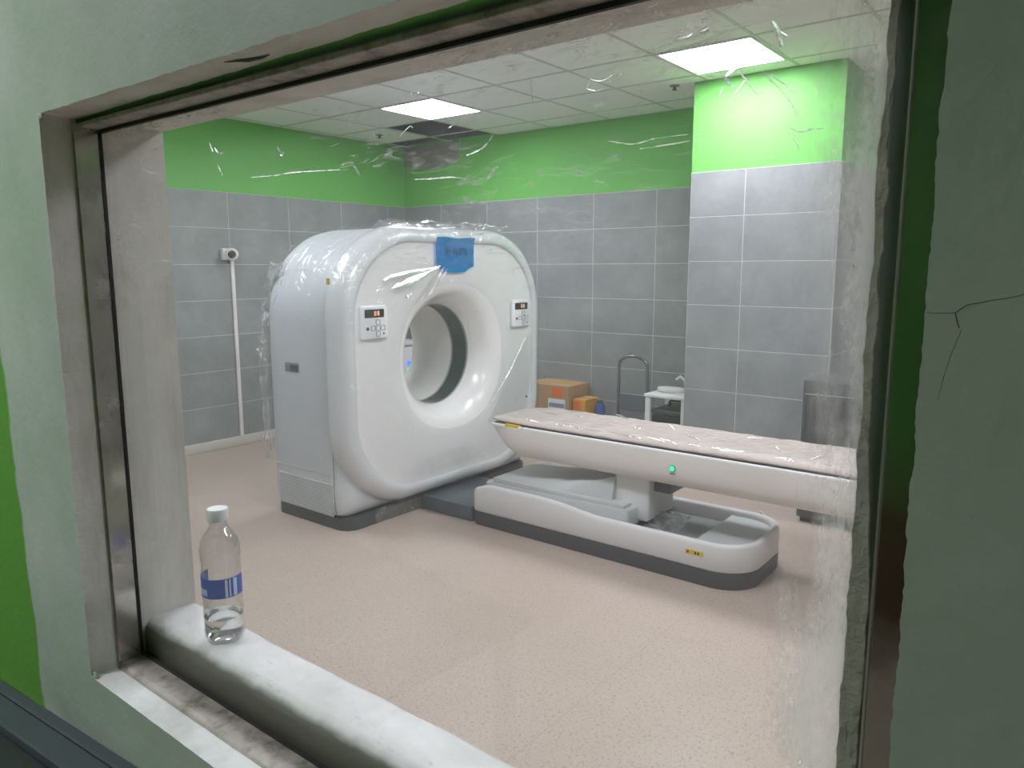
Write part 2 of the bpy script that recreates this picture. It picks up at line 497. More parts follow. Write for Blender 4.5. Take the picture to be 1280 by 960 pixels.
M['frame_white'] = simple('white_light_frame', srgb(236, 236, 234), 0.4)
M['diffuser'] = emit('lit_panel_diffuser', (0.94, 0.92, 1.05, 1), PANEL_LIGHT)
M['diffuser_dim'] = emit('dim_panel_diffuser', (0.97, 0.96, 1.0, 1), CONTROL_LIGHT)

# ------------------------------------------------------------------ geometry helpers
ORG = {}

def link(o, parent=None):
    COL.objects.link(o)
    if parent is not None:
        o.parent = parent
    return o

def thing(name, label, cat, loc, group=None):
    o = bpy.data.objects.new(name, None)
    o.empty_display_size = 0.1
    link(o)
    o.location = loc
    ORG[o.name] = Vector(loc)
    o['label'] = label
    o['category'] = cat
    if group:
        o['group'] = group
    return o

def obj(name, bm, mat, parent=None, smooth=False, angle=35.0):
    """bm in world coordinates -> one mesh object (local to its parent's origin)"""
    off = ORG[parent.name] if parent is not None else Vector((0, 0, 0))
    if off.length > 0:
        bmesh.ops.translate(bm, verts=bm.verts, vec=-off)
    bmesh.ops.recalc_face_normals(bm, faces=bm.faces)
    me = bpy.data.meshes.new(name)
    if smooth:
        for f in bm.faces:
            f.smooth = True
        for e in bm.edges:
            if len(e.link_faces) == 2 and e.calc_face_angle(0) > R2(angle):
                e.smooth = False
    bm.to_mesh(me)
    bm.free()
    me.materials.append(M[mat])
    o = bpy.data.objects.new(name, me)
    link(o, parent)
    ORG[o.name] = off.copy()
    return o

def tag(o, label, cat, group=None):
    o['label'] = label
    o['category'] = cat
    if group:
        o['group'] = group
    return o

def struct(name, bm, mat, smooth=False):
    o = obj(name, bm, mat, None, smooth)
    o['kind'] = 'structure'
    return o

def BM():
    return bmesh.new()

def box(bm, lo, hi, bev=0.0, seg=2, mtx=None):
    r = bmesh.ops.create_cube(bm, size=1.0)
    vs_ = r['verts']
    for v in vs_:
        v.co = Vector((lo[i] + (v.co[i] + 0.5) * (hi[i] - lo[i]) for i in range(3)))
    if bev > 0:
        es = list({e for v in vs_ for e in v.link_edges})
        rb = bmesh.ops.bevel(bm, geom=es, offset=bev, segments=seg, affect='EDGES', profile=0.5)
        vs_ = list({v for f in rb['faces'] for v in f.verts} | {v for v in vs_ if v.is_valid})
    if mtx is not None:
        bmesh.ops.transform(bm, matrix=mtx, verts=vs_)
    return bm

def bxo(lo, hi, bev=0.0, seg=2, mtx=None):
    return box(BM(), lo, hi, bev, seg, mtx)

def loft(bm, rings, cap0=False, cap1=False, closed=True):
    vr = [[bm.verts.new(p) for p in ring] for ring in rings]
    n = len(rings[0])
    for a, b in zip(vr[:-1], vr[1:]):
        for i in range(n if closed else n - 1):
            j = (i + 1) % n
            bm.faces.new((a[i], a[j], b[j], b[i]))
    if cap0:
        bm.faces.new(vr[0])
    if cap1:
        bm.faces.new(list(reversed(vr[-1])))
    return bm

def tube(bm, pts, r, n=8, cap=True):
    pts = [Vector(p) for p in pts]
    rings = []
    ref = Vector((0.31, 0.17, 0.93))
    for i, p in enumerate(pts):
        d = (pts[min(i + 1, len(pts) - 1)] - pts[max(i - 1, 0)]).normalized()
        a = d.cross(ref)
        if a.length < 1e-3:
            a = d.cross(Vector((1, 0, 0)))
        a.normalize()
        b = d.cross(a)
        rad = r[i] if isinstance(r, (list, tuple)) else r
        rings.append([p + (a * math.cos(2 * math.pi * k / n) + b * math.sin(2 * math.pi * k / n)) * rad for k in range(n)])
    return loft(bm, rings, cap, cap)

def cyl(bm, c, axis, r, h, n=24):
    c = Vector(c); axis = Vector(axis).normalized()
    return tube(bm, [c - axis * h / 2, c + axis * h / 2], r, n)

def lathe(bm, c, prof, n=32, cap0=True, cap1=True):
    rings = [[Vector((c[0] + r * math.cos(2 * math.pi * k / n), c[1] + r * math.sin(2 * math.pi * k / n), c[2] + z)) for k in range(n)] for r, z in prof]
    return loft(bm, rings, cap0, cap1)

def rrect_radius(th, hw, hh_up, hh_dn, r_up, r_dn):
    """distance from the centre to a rounded rectangle's contour in direction th"""
    c, s = math.cos(th), math.sin(th)
    hh = hh_up if s >= 0 else hh_dn
    r = min(r_up if s >= 0 else r_dn, hw, hh)
    lo, hi = 0.0, 4.0
    for _ in range(40):
        t = (lo + hi) / 2
        x, y = abs(c * t), abs(s * t)
        dx, dy = x - (hw - r), y - (hh - r)
        if dx > 0 and dy > 0:
            inside = math.hypot(dx, dy) < r
        else:
            inside = x < hw and y < hh
        if inside:
            lo = t
        else:
            hi = t
    return (lo + hi) / 2

def rrect_plan(x0, x1, y0, y1, radii, seg=6):
    """plan outline, radii for corners (x1,y0),(x1,y1),(x0,y1),(x0,y0)"""
    out = []
    cs = [((x1, y0), (-1, 1), -90), ((x1, y1), (-1, -1), 0), ((x0, y1), (1, -1), 90), ((x0, y0), (1, 1), 180)]
    for (px, py), (sx, sy), a0 in cs:
        r = radii[len(out) // (seg + 1)]
        cx, cy = px + sx * r, py + sy * r
        for k in range(seg + 1):
            a = R2(a0 + 90.0 * k / seg)
            out.append((cx + r * math.cos(a), cy + r * math.sin(a)))
    return out

# ------------------------------------------------------------------ the scanner room
XL, XR, YB = -5.90, 2.40, 5.70
WN, WF = 0.487, 0.678            # near and far face of the wall with the window
ZC = 2.785                       # suspended ceiling
ZT = 3.20                        # slab above it
OX0, OX1 = -1.285, -0.080        # opening in the window wall
OZ0, OZ1 = 0.865, 1.775

struct('floor', bxo((XL - 0.1, -2.2, -0.1), (XR + 0.1, YB + 0.1, 0.0)), 'floor')
wall_left = struct('wall_left', bxo((XL - 0.15, WF, 0.0), (XL, YB + 0.15, ZT)), 'room_wall')
wall_back = struct('wall_back', bxo((XL, YB, 0.0), (XR, YB + 0.15, ZT)), 'room_wall')
wall_right = struct('wall_right', bxo((XR, WF, 0.0), (XR + 0.15, YB + 0.15, ZT)), 'room_wall')
PX0, PX1, PY = -2.315, -1.335, 4.965
wall_pillar = struct('wall_pillar', bxo((PX0, PY, 0.0), (PX1, YB, ZT)), 'room_wall')

Z_T0, ROW, NROW = 0.08, 0.30, 7

tile_cache = {}
def tile_mesh(w, h, axis):
    key = (round(w, 4), round(h, 4), axis)
    if key not in tile_cache:
        bm = BM()
        t = 0.006
        if axis == 'x':      # wall plane normal along X, tile spans y,z; thickness towards +X
            box(bm, (0, -w / 2, -h / 2), (t, w / 2, h / 2), 0.0015, 1)
        elif axis == 'y':    # spans x,z; thickness towards -Y
            box(bm, (-w / 2, -t, -h / 2), (w / 2, 0, h / 2), 0.0015, 1)
        else:                # ceiling tile spans x,y
            box(bm, (-w / 2, -h / 2, 0), (w / 2, h / 2, 0.012), 0.002, 1)
        me = bpy.data.meshes.new('tile')
        bm.to_mesh(me); bm.free()
        me.materials.append(M['ceiling_tile' if axis == 'z' else 'tile'])
        tile_cache[key] = me
    return tile_cache[key]

def put_tile(name, me, loc, parent):
    o = bpy.data.objects.new(name, me)
    link(o, parent)
    o.location = loc
    return o

G = 0.005
def cuts(lo, hi, first, pitch):
    k = math.floor((lo - first) / pitch)
    pts = [lo]
    x = first + k * pitch
    while x < hi - 0.02:
        if x > lo + 0.02:
            pts.append(x)
        x += pitch
    pts.append(hi)
    return list(zip(pts[:-1], pts[1:]))

def tile_wall(parent, axis, plane, lo, hi, first, zt0=Z_T0):
    bed = BM()
    if axis == 'x':
        s = 1
        box(bed, (min(plane, plane + 0.0045), lo, zt0), (max(plane, plane + 0.0045), hi, zt0 + NROW * ROW))
    else:
        box(bed, (lo, plane - 0.0045, zt0), (hi, plane, zt0 + NROW * ROW))
    obj('grout_bed', bed, 'grout', parent)
    for a, b in cuts(lo, hi, first, 0.605):
        for r in range(NROW):
            zc = zt0 + (r + 0.5) * ROW
            me = tile_mesh(b - a - G, ROW - G, axis)
            loc = (plane, (a + b) / 2, zc) if axis == 'x' else ((a + b) / 2, plane, zc)
            put_tile('tile', me, loc, parent)

tile_wall(wall_left, 'x', XL, WF, YB, 3.63)
tile_wall(wall_back, 'y', YB, XL + 0.006, PX0, -2.955)
tile_wall(wall_back, 'y', YB, PX1 + 0.006, XR, -1.15)
tile_wall(wall_right, 'x', XR - 0.006, WF, YB, 3.63)
tile_wall(wall_pillar, 'y', PY, PX0, PX1, -1.93, 0.09)
tile_wall(wall_pillar, 'x', PX1, PY, YB, 5.2, 0.09)

def skirting(name, lo, hi):
    bm = BM()
    box(bm, lo, hi, 0.006, 2)
    return struct(name, bm, 'skirting', True)
skirting('baseboard_left', (XL, WF + 0.02, 0.0), (XL + 0.016, YB - 0.02, 0.085))
skirting('baseboard_back', (XL + 0.02, YB - 0.016, 0.0), (PX0, YB, 0.085))
skirting('baseboard_pillar', (PX0, PY - 0.016, 0.0), (PX1, PY, 0.085))

# bare plaster patch in the corner under the ceiling opening
bm = BM()
top = [(-5.895, 2.785), (-5.11, 2.785)]
edge = []
xs = [-5.11 - i * 0.0785 for i in range(11)]
for i, x in enumerate(xs):
    z = 2.60 - 0.05 * math.sin(i / 10 * math.pi) + random.uniform(-0.015, 0.015)
    edge.append((x, z if i not in (0,) else 2.62))
poly = [top[0], top[1]] + edge
f0 = [bm.verts.new((x, YB, z)) for x, z in poly]
f1 = [bm.verts.new((x, YB - 0.006, z)) for x, z in poly]
bm.faces.new(f1); bm.faces.new(list(reversed(f0)))
for i in range(len(poly)):
    j = (i + 1) % len(poly)
    bm.faces.new((f0[i], f0[j], f1[j], f1[i]))
obj('plaster_patch', bm, 'plaster_patch', wall_back)

# suspended ceiling
ceiling = struct('ceiling', bxo((XL, WF, ZT), (XR, YB, ZT + 0.1)), 'plenum')
GX, GY = -4.62, 4.18
LIGHTS = [(-4.32, 4.48), (-1.92, 4.48), (-4.32, 2.08), (-1.92, 2.08), (0.48, 4.48), (0.48, 2.08)]  # panels past the visible pair are unseen, added to brighten sill and reveal
xc = cuts(XL, XR, GX, 0.6)
yc_ = cuts(WF, YB, GY, 0.6)
def is_hole(cx, cy):
    if -5.22 < cx < -4.62 and 4.78 < cy < 5.38:
        return True
    if cx < -4.62 and cy > 5.38:
        return True
    return any(abs(cx - lx) < 0.3 and abs(cy - ly) < 0.3 for lx, ly in LIGHTS)
for a, b in xc:
    for c, d in yc_:
        cx, cy = (a + b) / 2, (c + d) / 2
        if PX0 - 0.1 < cx < PX1 + 0.1 and cy > PY and False:
            continue
        if is_hole(cx, cy):
            continue
        put_tile('ceiling_tile', tile_mesh(b - a - 0.020, d - c - 0.020, 'z'), (cx, cy, ZC), ceiling)
for a, b in xc[:-1]:
    obj('grid_bar', bxo((b - 0.012, WF, ZC - 0.002), (b + 0.012, YB, ZC + 0.002)), 'grid', ceiling)
for c, d in yc_[:-1]:
    obj('grid_bar', bxo((XL, d - 0.012, ZC - 0.003), (XR, d + 0.012, ZC + 0.001)), 'grid', ceiling)
for a_, b_ in (((XL, WF, ZC - 0.003), (XL + 0.015, 5.38, ZC)), ((-4.62, YB - 0.015, ZC - 0.003), (XR, YB, ZC))):
    obj('edge_bar', bxo(a_, b_), 'grid', ceiling)

LLAB = ['square lit ceiling panel above the scanner gantry', 'square lit ceiling panel in front of the tiled pillar',
        'added unseen ceiling panel between gantry and window wall', 'added unseen ceiling panel over the open floor beside the window',
        'added unseen ceiling panel right of the tiled pillar', 'added unseen ceiling panel near the window, rightmost of its row']
for (lx, ly), lab in zip(LIGHTS, LLAB):
    t = thing('ceiling_light', lab, 'ceiling light', (lx, ly, ZC), 'square ceiling panel lights')
    bm = BM()
    for lo, hi in (((-0.29, -0.29), (0.29, -0.275)), ((-0.29, 0.275), (0.29, 0.29)), ((-0.29, -0.275), (-0.275, 0.275)), ((0.275, -0.275), (0.29, 0.275))):
        box(bm, (lx + lo[0], ly + lo[1], ZC - 0.006), (lx + hi[0], ly + hi[1], ZC + 0.02))
    obj('frame', bm, 'frame_white', t)
    bm = BM()
    pl = rrect_plan(lx - 0.28, lx + 0.28, ly - 0.28, ly + 0.28, [0.03] * 4, 5)
    loft(bm, [[Vector((x, y, ZC - 0.002)) for x, y in pl], [Vector((x, y, ZC + 0.006)) for x, y in pl]], True, True)
    obj('diffuser', bm, 'diffuser', t)

# small sprinkler heads in the ceiling
for (sx, sy, lab) in ((-2.46, 4.96, 'small round ceiling sprinkler near the tiled pillar'), (-5.5, 5.0, 'small round ceiling sprinkler beside the open ceiling hole')):
    t = thing('sprinkler', lab, 'sprinkler', (sx, sy, ZC), 'ceiling sprinklers')
    bm = BM(); lathe(bm, (sx, sy, ZC), [(0.035, -0.001), (0.032, -0.006), (0.014, -0.009)], 20)
    obj('escutcheon', bm, 'recess', t, True)
    bm = BM(); lathe(bm, (sx, sy, ZC), [(0.011, -0.009), (0.011, -0.026), (0.018, -0.028), (0.018, -0.031)], 12)
    obj('head', bm, 'dark_grey', t, True)

# ------------------------------------------------------------------ window wall
def jit(x, z, a=0.004, s=24.0):
    k = 0.35 if z < OZ0 + 0.01 else 1.0
    return k * a * (0.35 * noise.noise(Vector((x * 14, 1.7, z * 14))) + 0.35 * noise.noise(Vector((x * 60, 3.3, z * 60))) + 0.3 * noise.noise(Vector((x * 190, 5.1, z * 190))))

bm = BM()
def opening_loop(y, amp, step=0.004):
    pts = []
    nx = int((OX1 - OX0) / step); nz = int((OZ1 - OZ0) / step)
    for i in range(nx):
        x = OX0 + (OX1 - OX0) * i / nx; pts.append((x, OZ0 + jit(x, OZ0, amp)))
    for i in range(nz):
        z = OZ0 + (OZ1 - OZ0) * i / nz; pts.append((OX1 + jit(OX1, z, amp), z))
    for i in range(nx):
        x = OX1 - (OX1 - OX0) * i / nx; pts.append((x, OZ1 + jit(x, OZ1, amp)))
    for i in range(nz):
        z = OZ1 - (OZ1 - OZ0) * i / nz; pts.append((OX0 + jit(OX0, z, amp), z))
    return [Vector((x, y, z)) for x, z in pts], nx, nz
def outer_loop(y, nx, nz):
    x0, x1, z0, z1 = XL - 0.15, XR + 0.15, 0.0, ZT
    pts = []
    for i in range(nx): pts.append((x0 + (x1 - x0) * i / nx, z0))
    for i in range(nz): pts.append((x1, z0 + (z1 - z0) * i / nz))
    for i in range(nx): pts.append((x1 - (x1 - x0) * i / nx, z1))
    for i in range(nz): pts.append((x0, z1 - (z1 - z0) * i / nz))
    return [Vector((x, y, z)) for x, z in pts]
l0, nx, nz = opening_loop(WN, 0.0035)
l1, _, _ = opening_loop(WN + 0.010, 0.0006)
l2, _, _ = opening_loop(WF, 0.0003)
loft(bm, [outer_loop(WF, nx, nz), outer_loop(WN, nx, nz), l0, l1, l2, outer_loop(WF, nx, nz)])
bmesh.ops.remove_doubles(bm, verts=bm.verts, dist=1e-5)
wall_front = struct('wall_front', bm, 'plaster')
# reveal faces get the bare reveal plaster, near sill the white paint
wall_front.data.materials.append(M['reveal'])
wall_front.data.materials.append(M['near_sill'])
wall_front.data.materials.append(M['window_wall_room_side'])
for p in wall_front.data.polygons:
    c, n = p.center, p.normal
    if abs(c.y - WF) < 0.001 and abs(n.y) > 0.9:
        p.material_index = 3
        continue
    if WN + 0.0005 < c.y < WF - 0.001 and OX0 - 0.03 < c.x < OX1 + 0.03 and OZ0 - 0.03 < c.z < OZ1 + 0.03:
        p.material_index = 2 if c.z < OZ0 + 0.02 and n.z > 0.5 else 1

# raised far sill: rounded inner edge, white top, stained riser towards the glass
bm = BM()
prof = [(0.580, 0.862), (0.580, 0.905), (0.583, 0.918), (0.590, 0.927), (0.602, 0.931), (0.668, 0.930), (0.676, 0.927), (0.679, 0.918), (0.679, 0.862)]
K = 60
rings = []
for i in range(K + 1):
    x = OX0 + 0.001 + (OX1 - OX0 - 0.002) * i / K
    rings.append([Vector((x, y, z + (0.003 * noise.noise(Vector((x * 12, y * 30, z * 30))) if z > 0.9 else 0))) for y, z in prof])
loft(bm, rings, True, True)
far_sill = obj('sill', bm, 'sill', wall_front, True, 50)

# crumbled corner lumps on the near edge of the plaster
for (cx, cz, s) in ((-1.287, 1.775, 0.012), (-1.276, 0.868, 0.010)):
    bm = BM()
    bmesh.ops.create_icosphere(bm, subdivisions=3, radius=s * 0.7)
    for v in bm.verts:
        v.co *= 1 + 0.6 * noise.noise(v.co * 120)
        v.co.y *= 0.4
        v.co += Vector((cx, WN + 0.003, cz))
    obj('plaster_lump', bm, 'plaster', wall_front, True)

# hairline cracks in the plaster (x, z on the near face)
def px_near(px, py, yy=WN):
    d_ = right * ((px - 640) / FPX) - up * ((py - 480) / FPX) + fwd
    k_ = yy / d_.y
    return Vector((d_.x * k_, yy, CAM_Z + d_.z * k_))
for pts, r in (([(1158, 390), (1175, 393), (1194, 391), (1206, 383), (1225, 377), (1252, 373), (1280, 368)], 0.00022), ([(1194, 391), (1196, 402), (1199, 410)], 0.0003), ([(1202, 412), (1190, 440), (1180, 470), (1172, 500)], 0.00012)):
    bm = BM()
    P_ = [px_near(*p) for p in pts]
    Q = []
    for i in range(len(P_) - 1):
        for k in range(6):
            q = P_[i].lerp(P_[i + 1], k / 6)
            Q.append(q + Vector((0, 0.0, 0.0012 * noise.noise(q * 160))))
    Q.append(P_[-1])
    tube(bm, Q, r, 5)
    obj('crack', bm, 'crack', wall_front)
# chipped notch where plaster has broken off the head of the opening
bm = BM()
P_ = [Vector((-0.80, WN + 0.012, 1.7735)), Vector((-0.785, WN + 0.018, 1.7735)), Vector((-0.772, WN + 0.024, 1.7735)), Vector((-0.752, WN + 0.028, 1.7735)), Vector((-0.735, WN + 0.026, 1.7735))]
tube(bm, P_, [0.0006, 0.0012, 0.0024, 0.0014, 0.0005], 6)
obj('crack', bm, 'crack', wall_front)

# the window itself
def empty_struct(name, loc):
    o = bpy.data.objects.new(name, None); link(o); o.location = loc; ORG[o.name] = Vector(loc)
    o['kind'] = 'structure'
    return o
window = empty_struct('window_1', (-0.68, 0.578, 0.87))
GY0, GY1 = 0.574, 0.580
GZ0, GZ1 = 0.872, 1.768
obj('glass_pane', bxo((-1.285, GY0, GZ0), (-0.112, GY1, GZ1)), 'glass', window)
bm = BM()
vsf = [bm.verts.new(p) for p in ((-1.284, GY1 + 0.0012, 0.906), (-0.112, GY1 + 0.0012, 0.906), (-0.112, GY1 + 0.0012, 1.767), (-1.284, GY1 + 0.0012, 1.767))]
bm.faces.new(vsf)
obj('protective_film', bm, 'film', window)

# steel lining: left strip, bottom bar, top bar, right strip, gaskets
bm = BM(); box(bm, (-1.2865, 0.532, 0.872), (-1.2800, 0.572, 1.768), 0.001, 1)
obj('steel_strip', bm, 'steel', window)
bm = BM(); box(bm, (-1.2845, 0.5685, 0.872), (-1.2785, 0.5740, 1.768))
obj('gasket', bm, 'seal', window)
bm = BM()
prof = [(0.527, 0.8655), (0.530, 0.8690), (0.536, 0.8725), (0.573, 0.8725), (0.573, 0.8655)]
K = 80
loft(bm, [[Vector((OX0 + 0.006 + (OX1 - OX0 - 0.012) * i / K, y + 0.0012 * noise.noise(Vector((i * 0.6, y * 40, 3))), z + 0.0010 * noise.noise(Vector((i * 0.4, y * 40, 9))))) for y, z in prof] for i in range(K + 1)], True, True)
obj('bottom_bar', bm, 'mortar_bar', window)
bm = BM(); box(bm, (-1.279, 0.5690, 0.8722), (-0.115, 0.5740, 0.8775))
obj('gasket', bm, 'seal', window)
bm = BM(); box(bm, (-1.279, 0.538, 1.762), (-0.112, 0.572, 1.7685), 0.001, 1)
obj('top_bar', bm, 'mortar_bar', window)
bm = BM(); box(bm, (-1.279, 0.5685, 1.757), (-0.115, 0.5740, 1.7625))
obj('gasket', bm, 'seal', window)
bm = BM(); box(bm, (-0.112, 0.5700, 0.868), (OX1 + 0.012, 0.5775, 1.772))
obj('steel_strip', bm, 'steel_mirror', window)
bm = BM(); box(bm, (-0.1128, 0.5660, 0.868), (-0.1116, 0.5700, 1.772))
obj('steel_lip', bm, 'steel_lip', window)
bm = BM(); box(bm, (-0.1275, 0.5805, 0.872), (-0.112, 0.5835, 1.768))
obj('edge_strip', bm, 'steel_dark', window)

# plaster wiped over the glass edge on the far side: thin smear, then a ragged bead
bm = BM()
nzs, nxs = 90, 12
grid = []
for i in range(nzs + 1):
    z = 0.905 + (1.766 - 0.905) * i / nzs
    grid.append([Vector((-0.205 + (0.205 - 0.124) * j / nxs, GY0 - 0.0008 - 0.0006 * abs(noise.noise(Vector((j * 0.8, i * 0.35, 2)))), z)) for j in range(nxs + 1)])
loft(bm, grid, closed=False)
obj('plaster_smear', bm, 'smear', window, True)

def ragged_bead(x_left, x_right, z0, z1, amp, y0, y1, seed, mat='wet_plaster', taper=0.0):
    bm = BM()
    n = int((z1 - z0) / 0.004)
    rings = []
    for i in range(n + 1):
        z = z0 + (z1 - z0) * i / n
        a = x_left + amp * noise.noise(Vector((seed, z * 28, 0.3))) + amp * 0.5 * noise.noise(Vector((seed, z * 130, 1.3)))
        b = x_right + amp * noise.noise(Vector((seed + 9, z * 34, 0.3))) + amp * 0.6 * noise.noise(Vector((seed + 9, z * 150, 1.3)))
        if taper:
            b = a + (b - a) * min(1.0, (z1 - z) / taper)
        if b < a + 0.0008:
            b = a + 0.0008
        ym = y0 - 0.0015 * (0.5 + 0.5 * noise.noise(Vector((seed, z * 60, 4.0))))
        rings.append([Vector((a, y1, z)), Vector((a + 0.0006, ym, z)), Vector((b - 0.0006, ym, z)), Vector((b, y1, z))])
    loft(bm, rings, True, True)
    return obj('plaster_bead', bm, mat, window, True, 60)
ragged_bead(-0.1300, -0.1235, 0.905, 1.766, 0.0022, GY0 - 0.001, GY0, 3.0)
ragged_bead(-0.1270, -0.1150, 0.905, 1.47, 0.0016, GY0 - 0.001, GY0, 21.0, taper=0.16)

# wrinkles of the protective film, laid on the far side of the pane (x, z on the glass)
def crease(pts, w):
    bm = BM()
    P3 = [Vector((x, GY1 + 0.0030, z)) for x, z in pts]
    # smooth
    Q = []
    for i in range(len(P3) - 1):
        for k in range(6):
            t = k / 6
            p0 = P3[max(i - 1, 0)]; p1 = P3[i]; p2 = P3[i + 1]; p3 = P3[min(i + 2, len(P3) - 1)]
            Q.append(0.5 * ((2 * p1) + (p2 - p0) * t + (2 * p0 - 5 * p1 + 4 * p2 - p3) * t * t + (3 * p1 - p0 - 3 * p2 + p3) * t ** 3))
    Q.append(P3[-1])
    tube(bm, Q, [w * (0.35 + 0.65 * math.sin(math.pi * (i + 0.5) / len(Q))) for i in range(len(Q))], 6)
    return bm
def px_glass(px, py):
    d = right * ((px - 640) / FPX) - up * ((py - 480) / FPX) + fwd
    s = (GY1 + 0.003) / d.y
    return (d.x * s, CAM_Z + d.z * s)
CREASES = [
    ([(738, 99), (752, 101), (765, 94), (772, 87)], 0.0006), ([(733, 111), (748, 113), (762, 104), (771, 90)], 0.0005),
    ([(663, 95), (666, 127)], 0.0004), ([(738, 99), (733, 111)], 0.0005),
    ([(583, 194), (604, 184), (616, 169)], 0.0010), ([(607, 226), (617, 213), (622, 209)], 0.0016), ([(443, 208), (447, 215), (450, 220)], 0.0020),
    ([(519, 224), (540, 223), (560, 221), (578, 223)], 0.0008), ([(310, 222), (345, 219), (372, 215), (425, 212)], 0.0008),
    ([(500, 170), (512, 158), (516, 160)], 0.0006), ([(560, 160), (568, 155)], 0.0008),
    ([(904, 98), (912, 104), (913, 109)], 0.0022), ([(906, 96), (918, 85), (930, 82)], 0.0026), ([(920, 85), (933, 101), (946, 118)], 0.0009),
    ([(948, 88), (970, 106), (988, 128), (1000, 150)], 0.0010), ([(956, 88), (980, 105), (992, 116)], 0.0008),
    ([(916, 121), (927, 105), (934, 97)], 0.0006), ([(899, 120), (902, 112), (906, 110)], 0.0007),
    ([(985, 158), (998, 165), (1012, 162), (1030, 160)], 0.0008), ([(988, 170), (996, 180), (999, 190)], 0.0006),
    ([(838, 49), (856, 47), (866, 42)], 0.0016), ([(874, 40), (886, 35)], 0.0018), ([(965, 27), (972, 40), (977, 58)], 0.0024), ([(976, 40), (985, 46)], 0.0010),
    ([(800, 186), (840, 180), (862, 176)], 0.0006), ([(760, 176), (790, 180), (820, 173), (860, 168)], 0.0006),
    ([(505, 120), (507, 116)], 0.0008), ([(514, 120), (516, 115)], 0.0008), ([(522, 120), (523, 114)], 0.0008),
    ([(268, 184), (274, 192), (281, 190)], 0.0014), ([(262, 178), (266, 190)], 0.0010), ([(347, 184), (352, 194), (354, 190)], 0.0014), ([(272, 205), (278, 219)], 0.0006),
]
for pts, w in CREASES:
    o = obj('film_crease', crease([px_glass(*p) for p in pts], w), 'crease', window, True)

# ------------------------------------------------------------------ the scanner gantry
YC = 3.62
gantry = thing('scanner_gantry', 'white ring-shaped scanner gantry wrapped in clear film on a charcoal plinth', 'scanner', (-3.75, YC, 0.0))
ZG = 0.95                                            # contour centre
NA = 144
TH = [2 * math.pi * (i + 0.5) / NA for i in range(NA)]
BR, BZ = 0.335, 0.975
def contour(x, inset, hw=0.925, zt=1.795, zb=0.075, ru=0.52, rd=0.05):
    out = []
    for t in TH:
        r = rrect_radius(t, hw - inset, zt - ZG - inset, ZG - zb - inset, max(ru - inset * 0.6, 0.02), max(rd - inset * 0.3, 0.02))
        out.append(Vector((x, YC + r * math.cos(t), ZG + r * math.sin(t))))
    return out
def circle(x, r):
    return [Vector((x, YC + r * math.cos(t), BZ + r * math.sin(t))) for t in TH]
# main body shell with rounded rear and front edges and a hole for the bore
B = dict(hw=0.905, zt=1.79, zb=0.072, ru=0.54, rd=0.06)
bm = BM()
rings = [circle(-4.06, 0.345), circle(-4.075, 0.37), contour(-4.105, 0.16, **B), contour(-4.10, 0.085, **B), contour(-4.075, 0.035, **B), contour(-4.03, 0.008, **B), contour(-3.96, 0.0, **B),
         contour(-3.47, 0.0, **B), contour(-3.435, 0.007, **B), contour(-3.40, 0.035, **B), contour(-3.375, 0.085, **B), contour(-3.37, 0.14, **B), circle(-3.40, 0.50)]
loft(bm, rings)
body = obj('body', bm, 'shell_body', gantry, True, 50)
# front cover with a raised rim, flat dished face and funnel into the bore
C_ = dict(hw=0.938, zt=1.80, zb=0.105, ru=0.53, rd=0.50)
bm = BM()
rings = [contour(-3.452, 0.02, **C_), contour(-3.447, 0.004, **C_), contour(-3.42, 0.0, **C_), contour(-3.365, 0.004, **C_), contour(-3.325, 0.02, **C_), contour(-3.302, 0.045, **C_), contour(-3.296, 0.07, **C_),
         contour(-3.300, 0.092, **C_), contour(-3.312, 0.100, **C_)]
loft(bm, rings)
obj('front_rim', bm, 'shell_white', gantry, True, 50)
bm = BM()
def blend(x, t, r_end, inset=0.100):
    a = contour(x, inset, **C_); b = circle(x, r_end)
    return [p.lerp(q, t) for p, q in zip(a, b)]
rings = [contour(-3.314, 0.099, **C_), contour(-3.317, 0.108, **C_)]
for t, x in ((0.1, -3.316), (0.3, -3.317), (0.5, -3.319), (0.68, -3.324), (0.80, -3.334), (0.89, -3.350), (0.95, -3.372), (1.0, -3.40)):
    rings.append(blend(x, t, 0.385, 0.108))
rings += [circle(-3.435, 0.360), circle(-3.465, 0.345), circle(-3.490, 0.338), circle(-3.497, 0.336)]
loft(bm, rings)
obj('front_face', bm, 'face_white', gantry, True, 60)
bm = BM(); loft(bm, [circle(-3.497, 0.336), circle(-3.500, 0.331), circle(-3.509, 0.331), circle(-3.512, 0.334)])
obj('bore_trim', bm, 'grey_trim', gantry, True)
bm = BM(); loft(bm, [circle(-3.511, 0.335), circle(-3.642, 0.335)])
obj('bore_window', bm, 'bore_dark', gantry, True)
bm = BM(); loft(bm, [circle(-3.640, 0.334), circle(-3.643, 0.330), circle(-3.652, 0.330), circle(-3.655, 0.334)])
obj('bore_trim', bm, 'grey_trim', gantry, True)
bm = BM(); loft(bm, [circle(-3.654, 0.334), circle(-3.9, 0.335), circle(-4.04, 0.338), circle(-4.06, 0.345)])
obj('bore_tunnel', bm, 'bore_white', gantry, True)
# plinth
bm = BM()
pl = rrect_plan(-4.07, -3.375, YC - 0.885, YC + 0.885, [0.10, 0.10, 0.06, 0.06], 8)
loft(bm, [[Vector((x, y, z)) for x, y in pl] for z in (0.0, 0.074)], True, True)
obj('plinth', bm, 'plinth', gantry, True, 40)
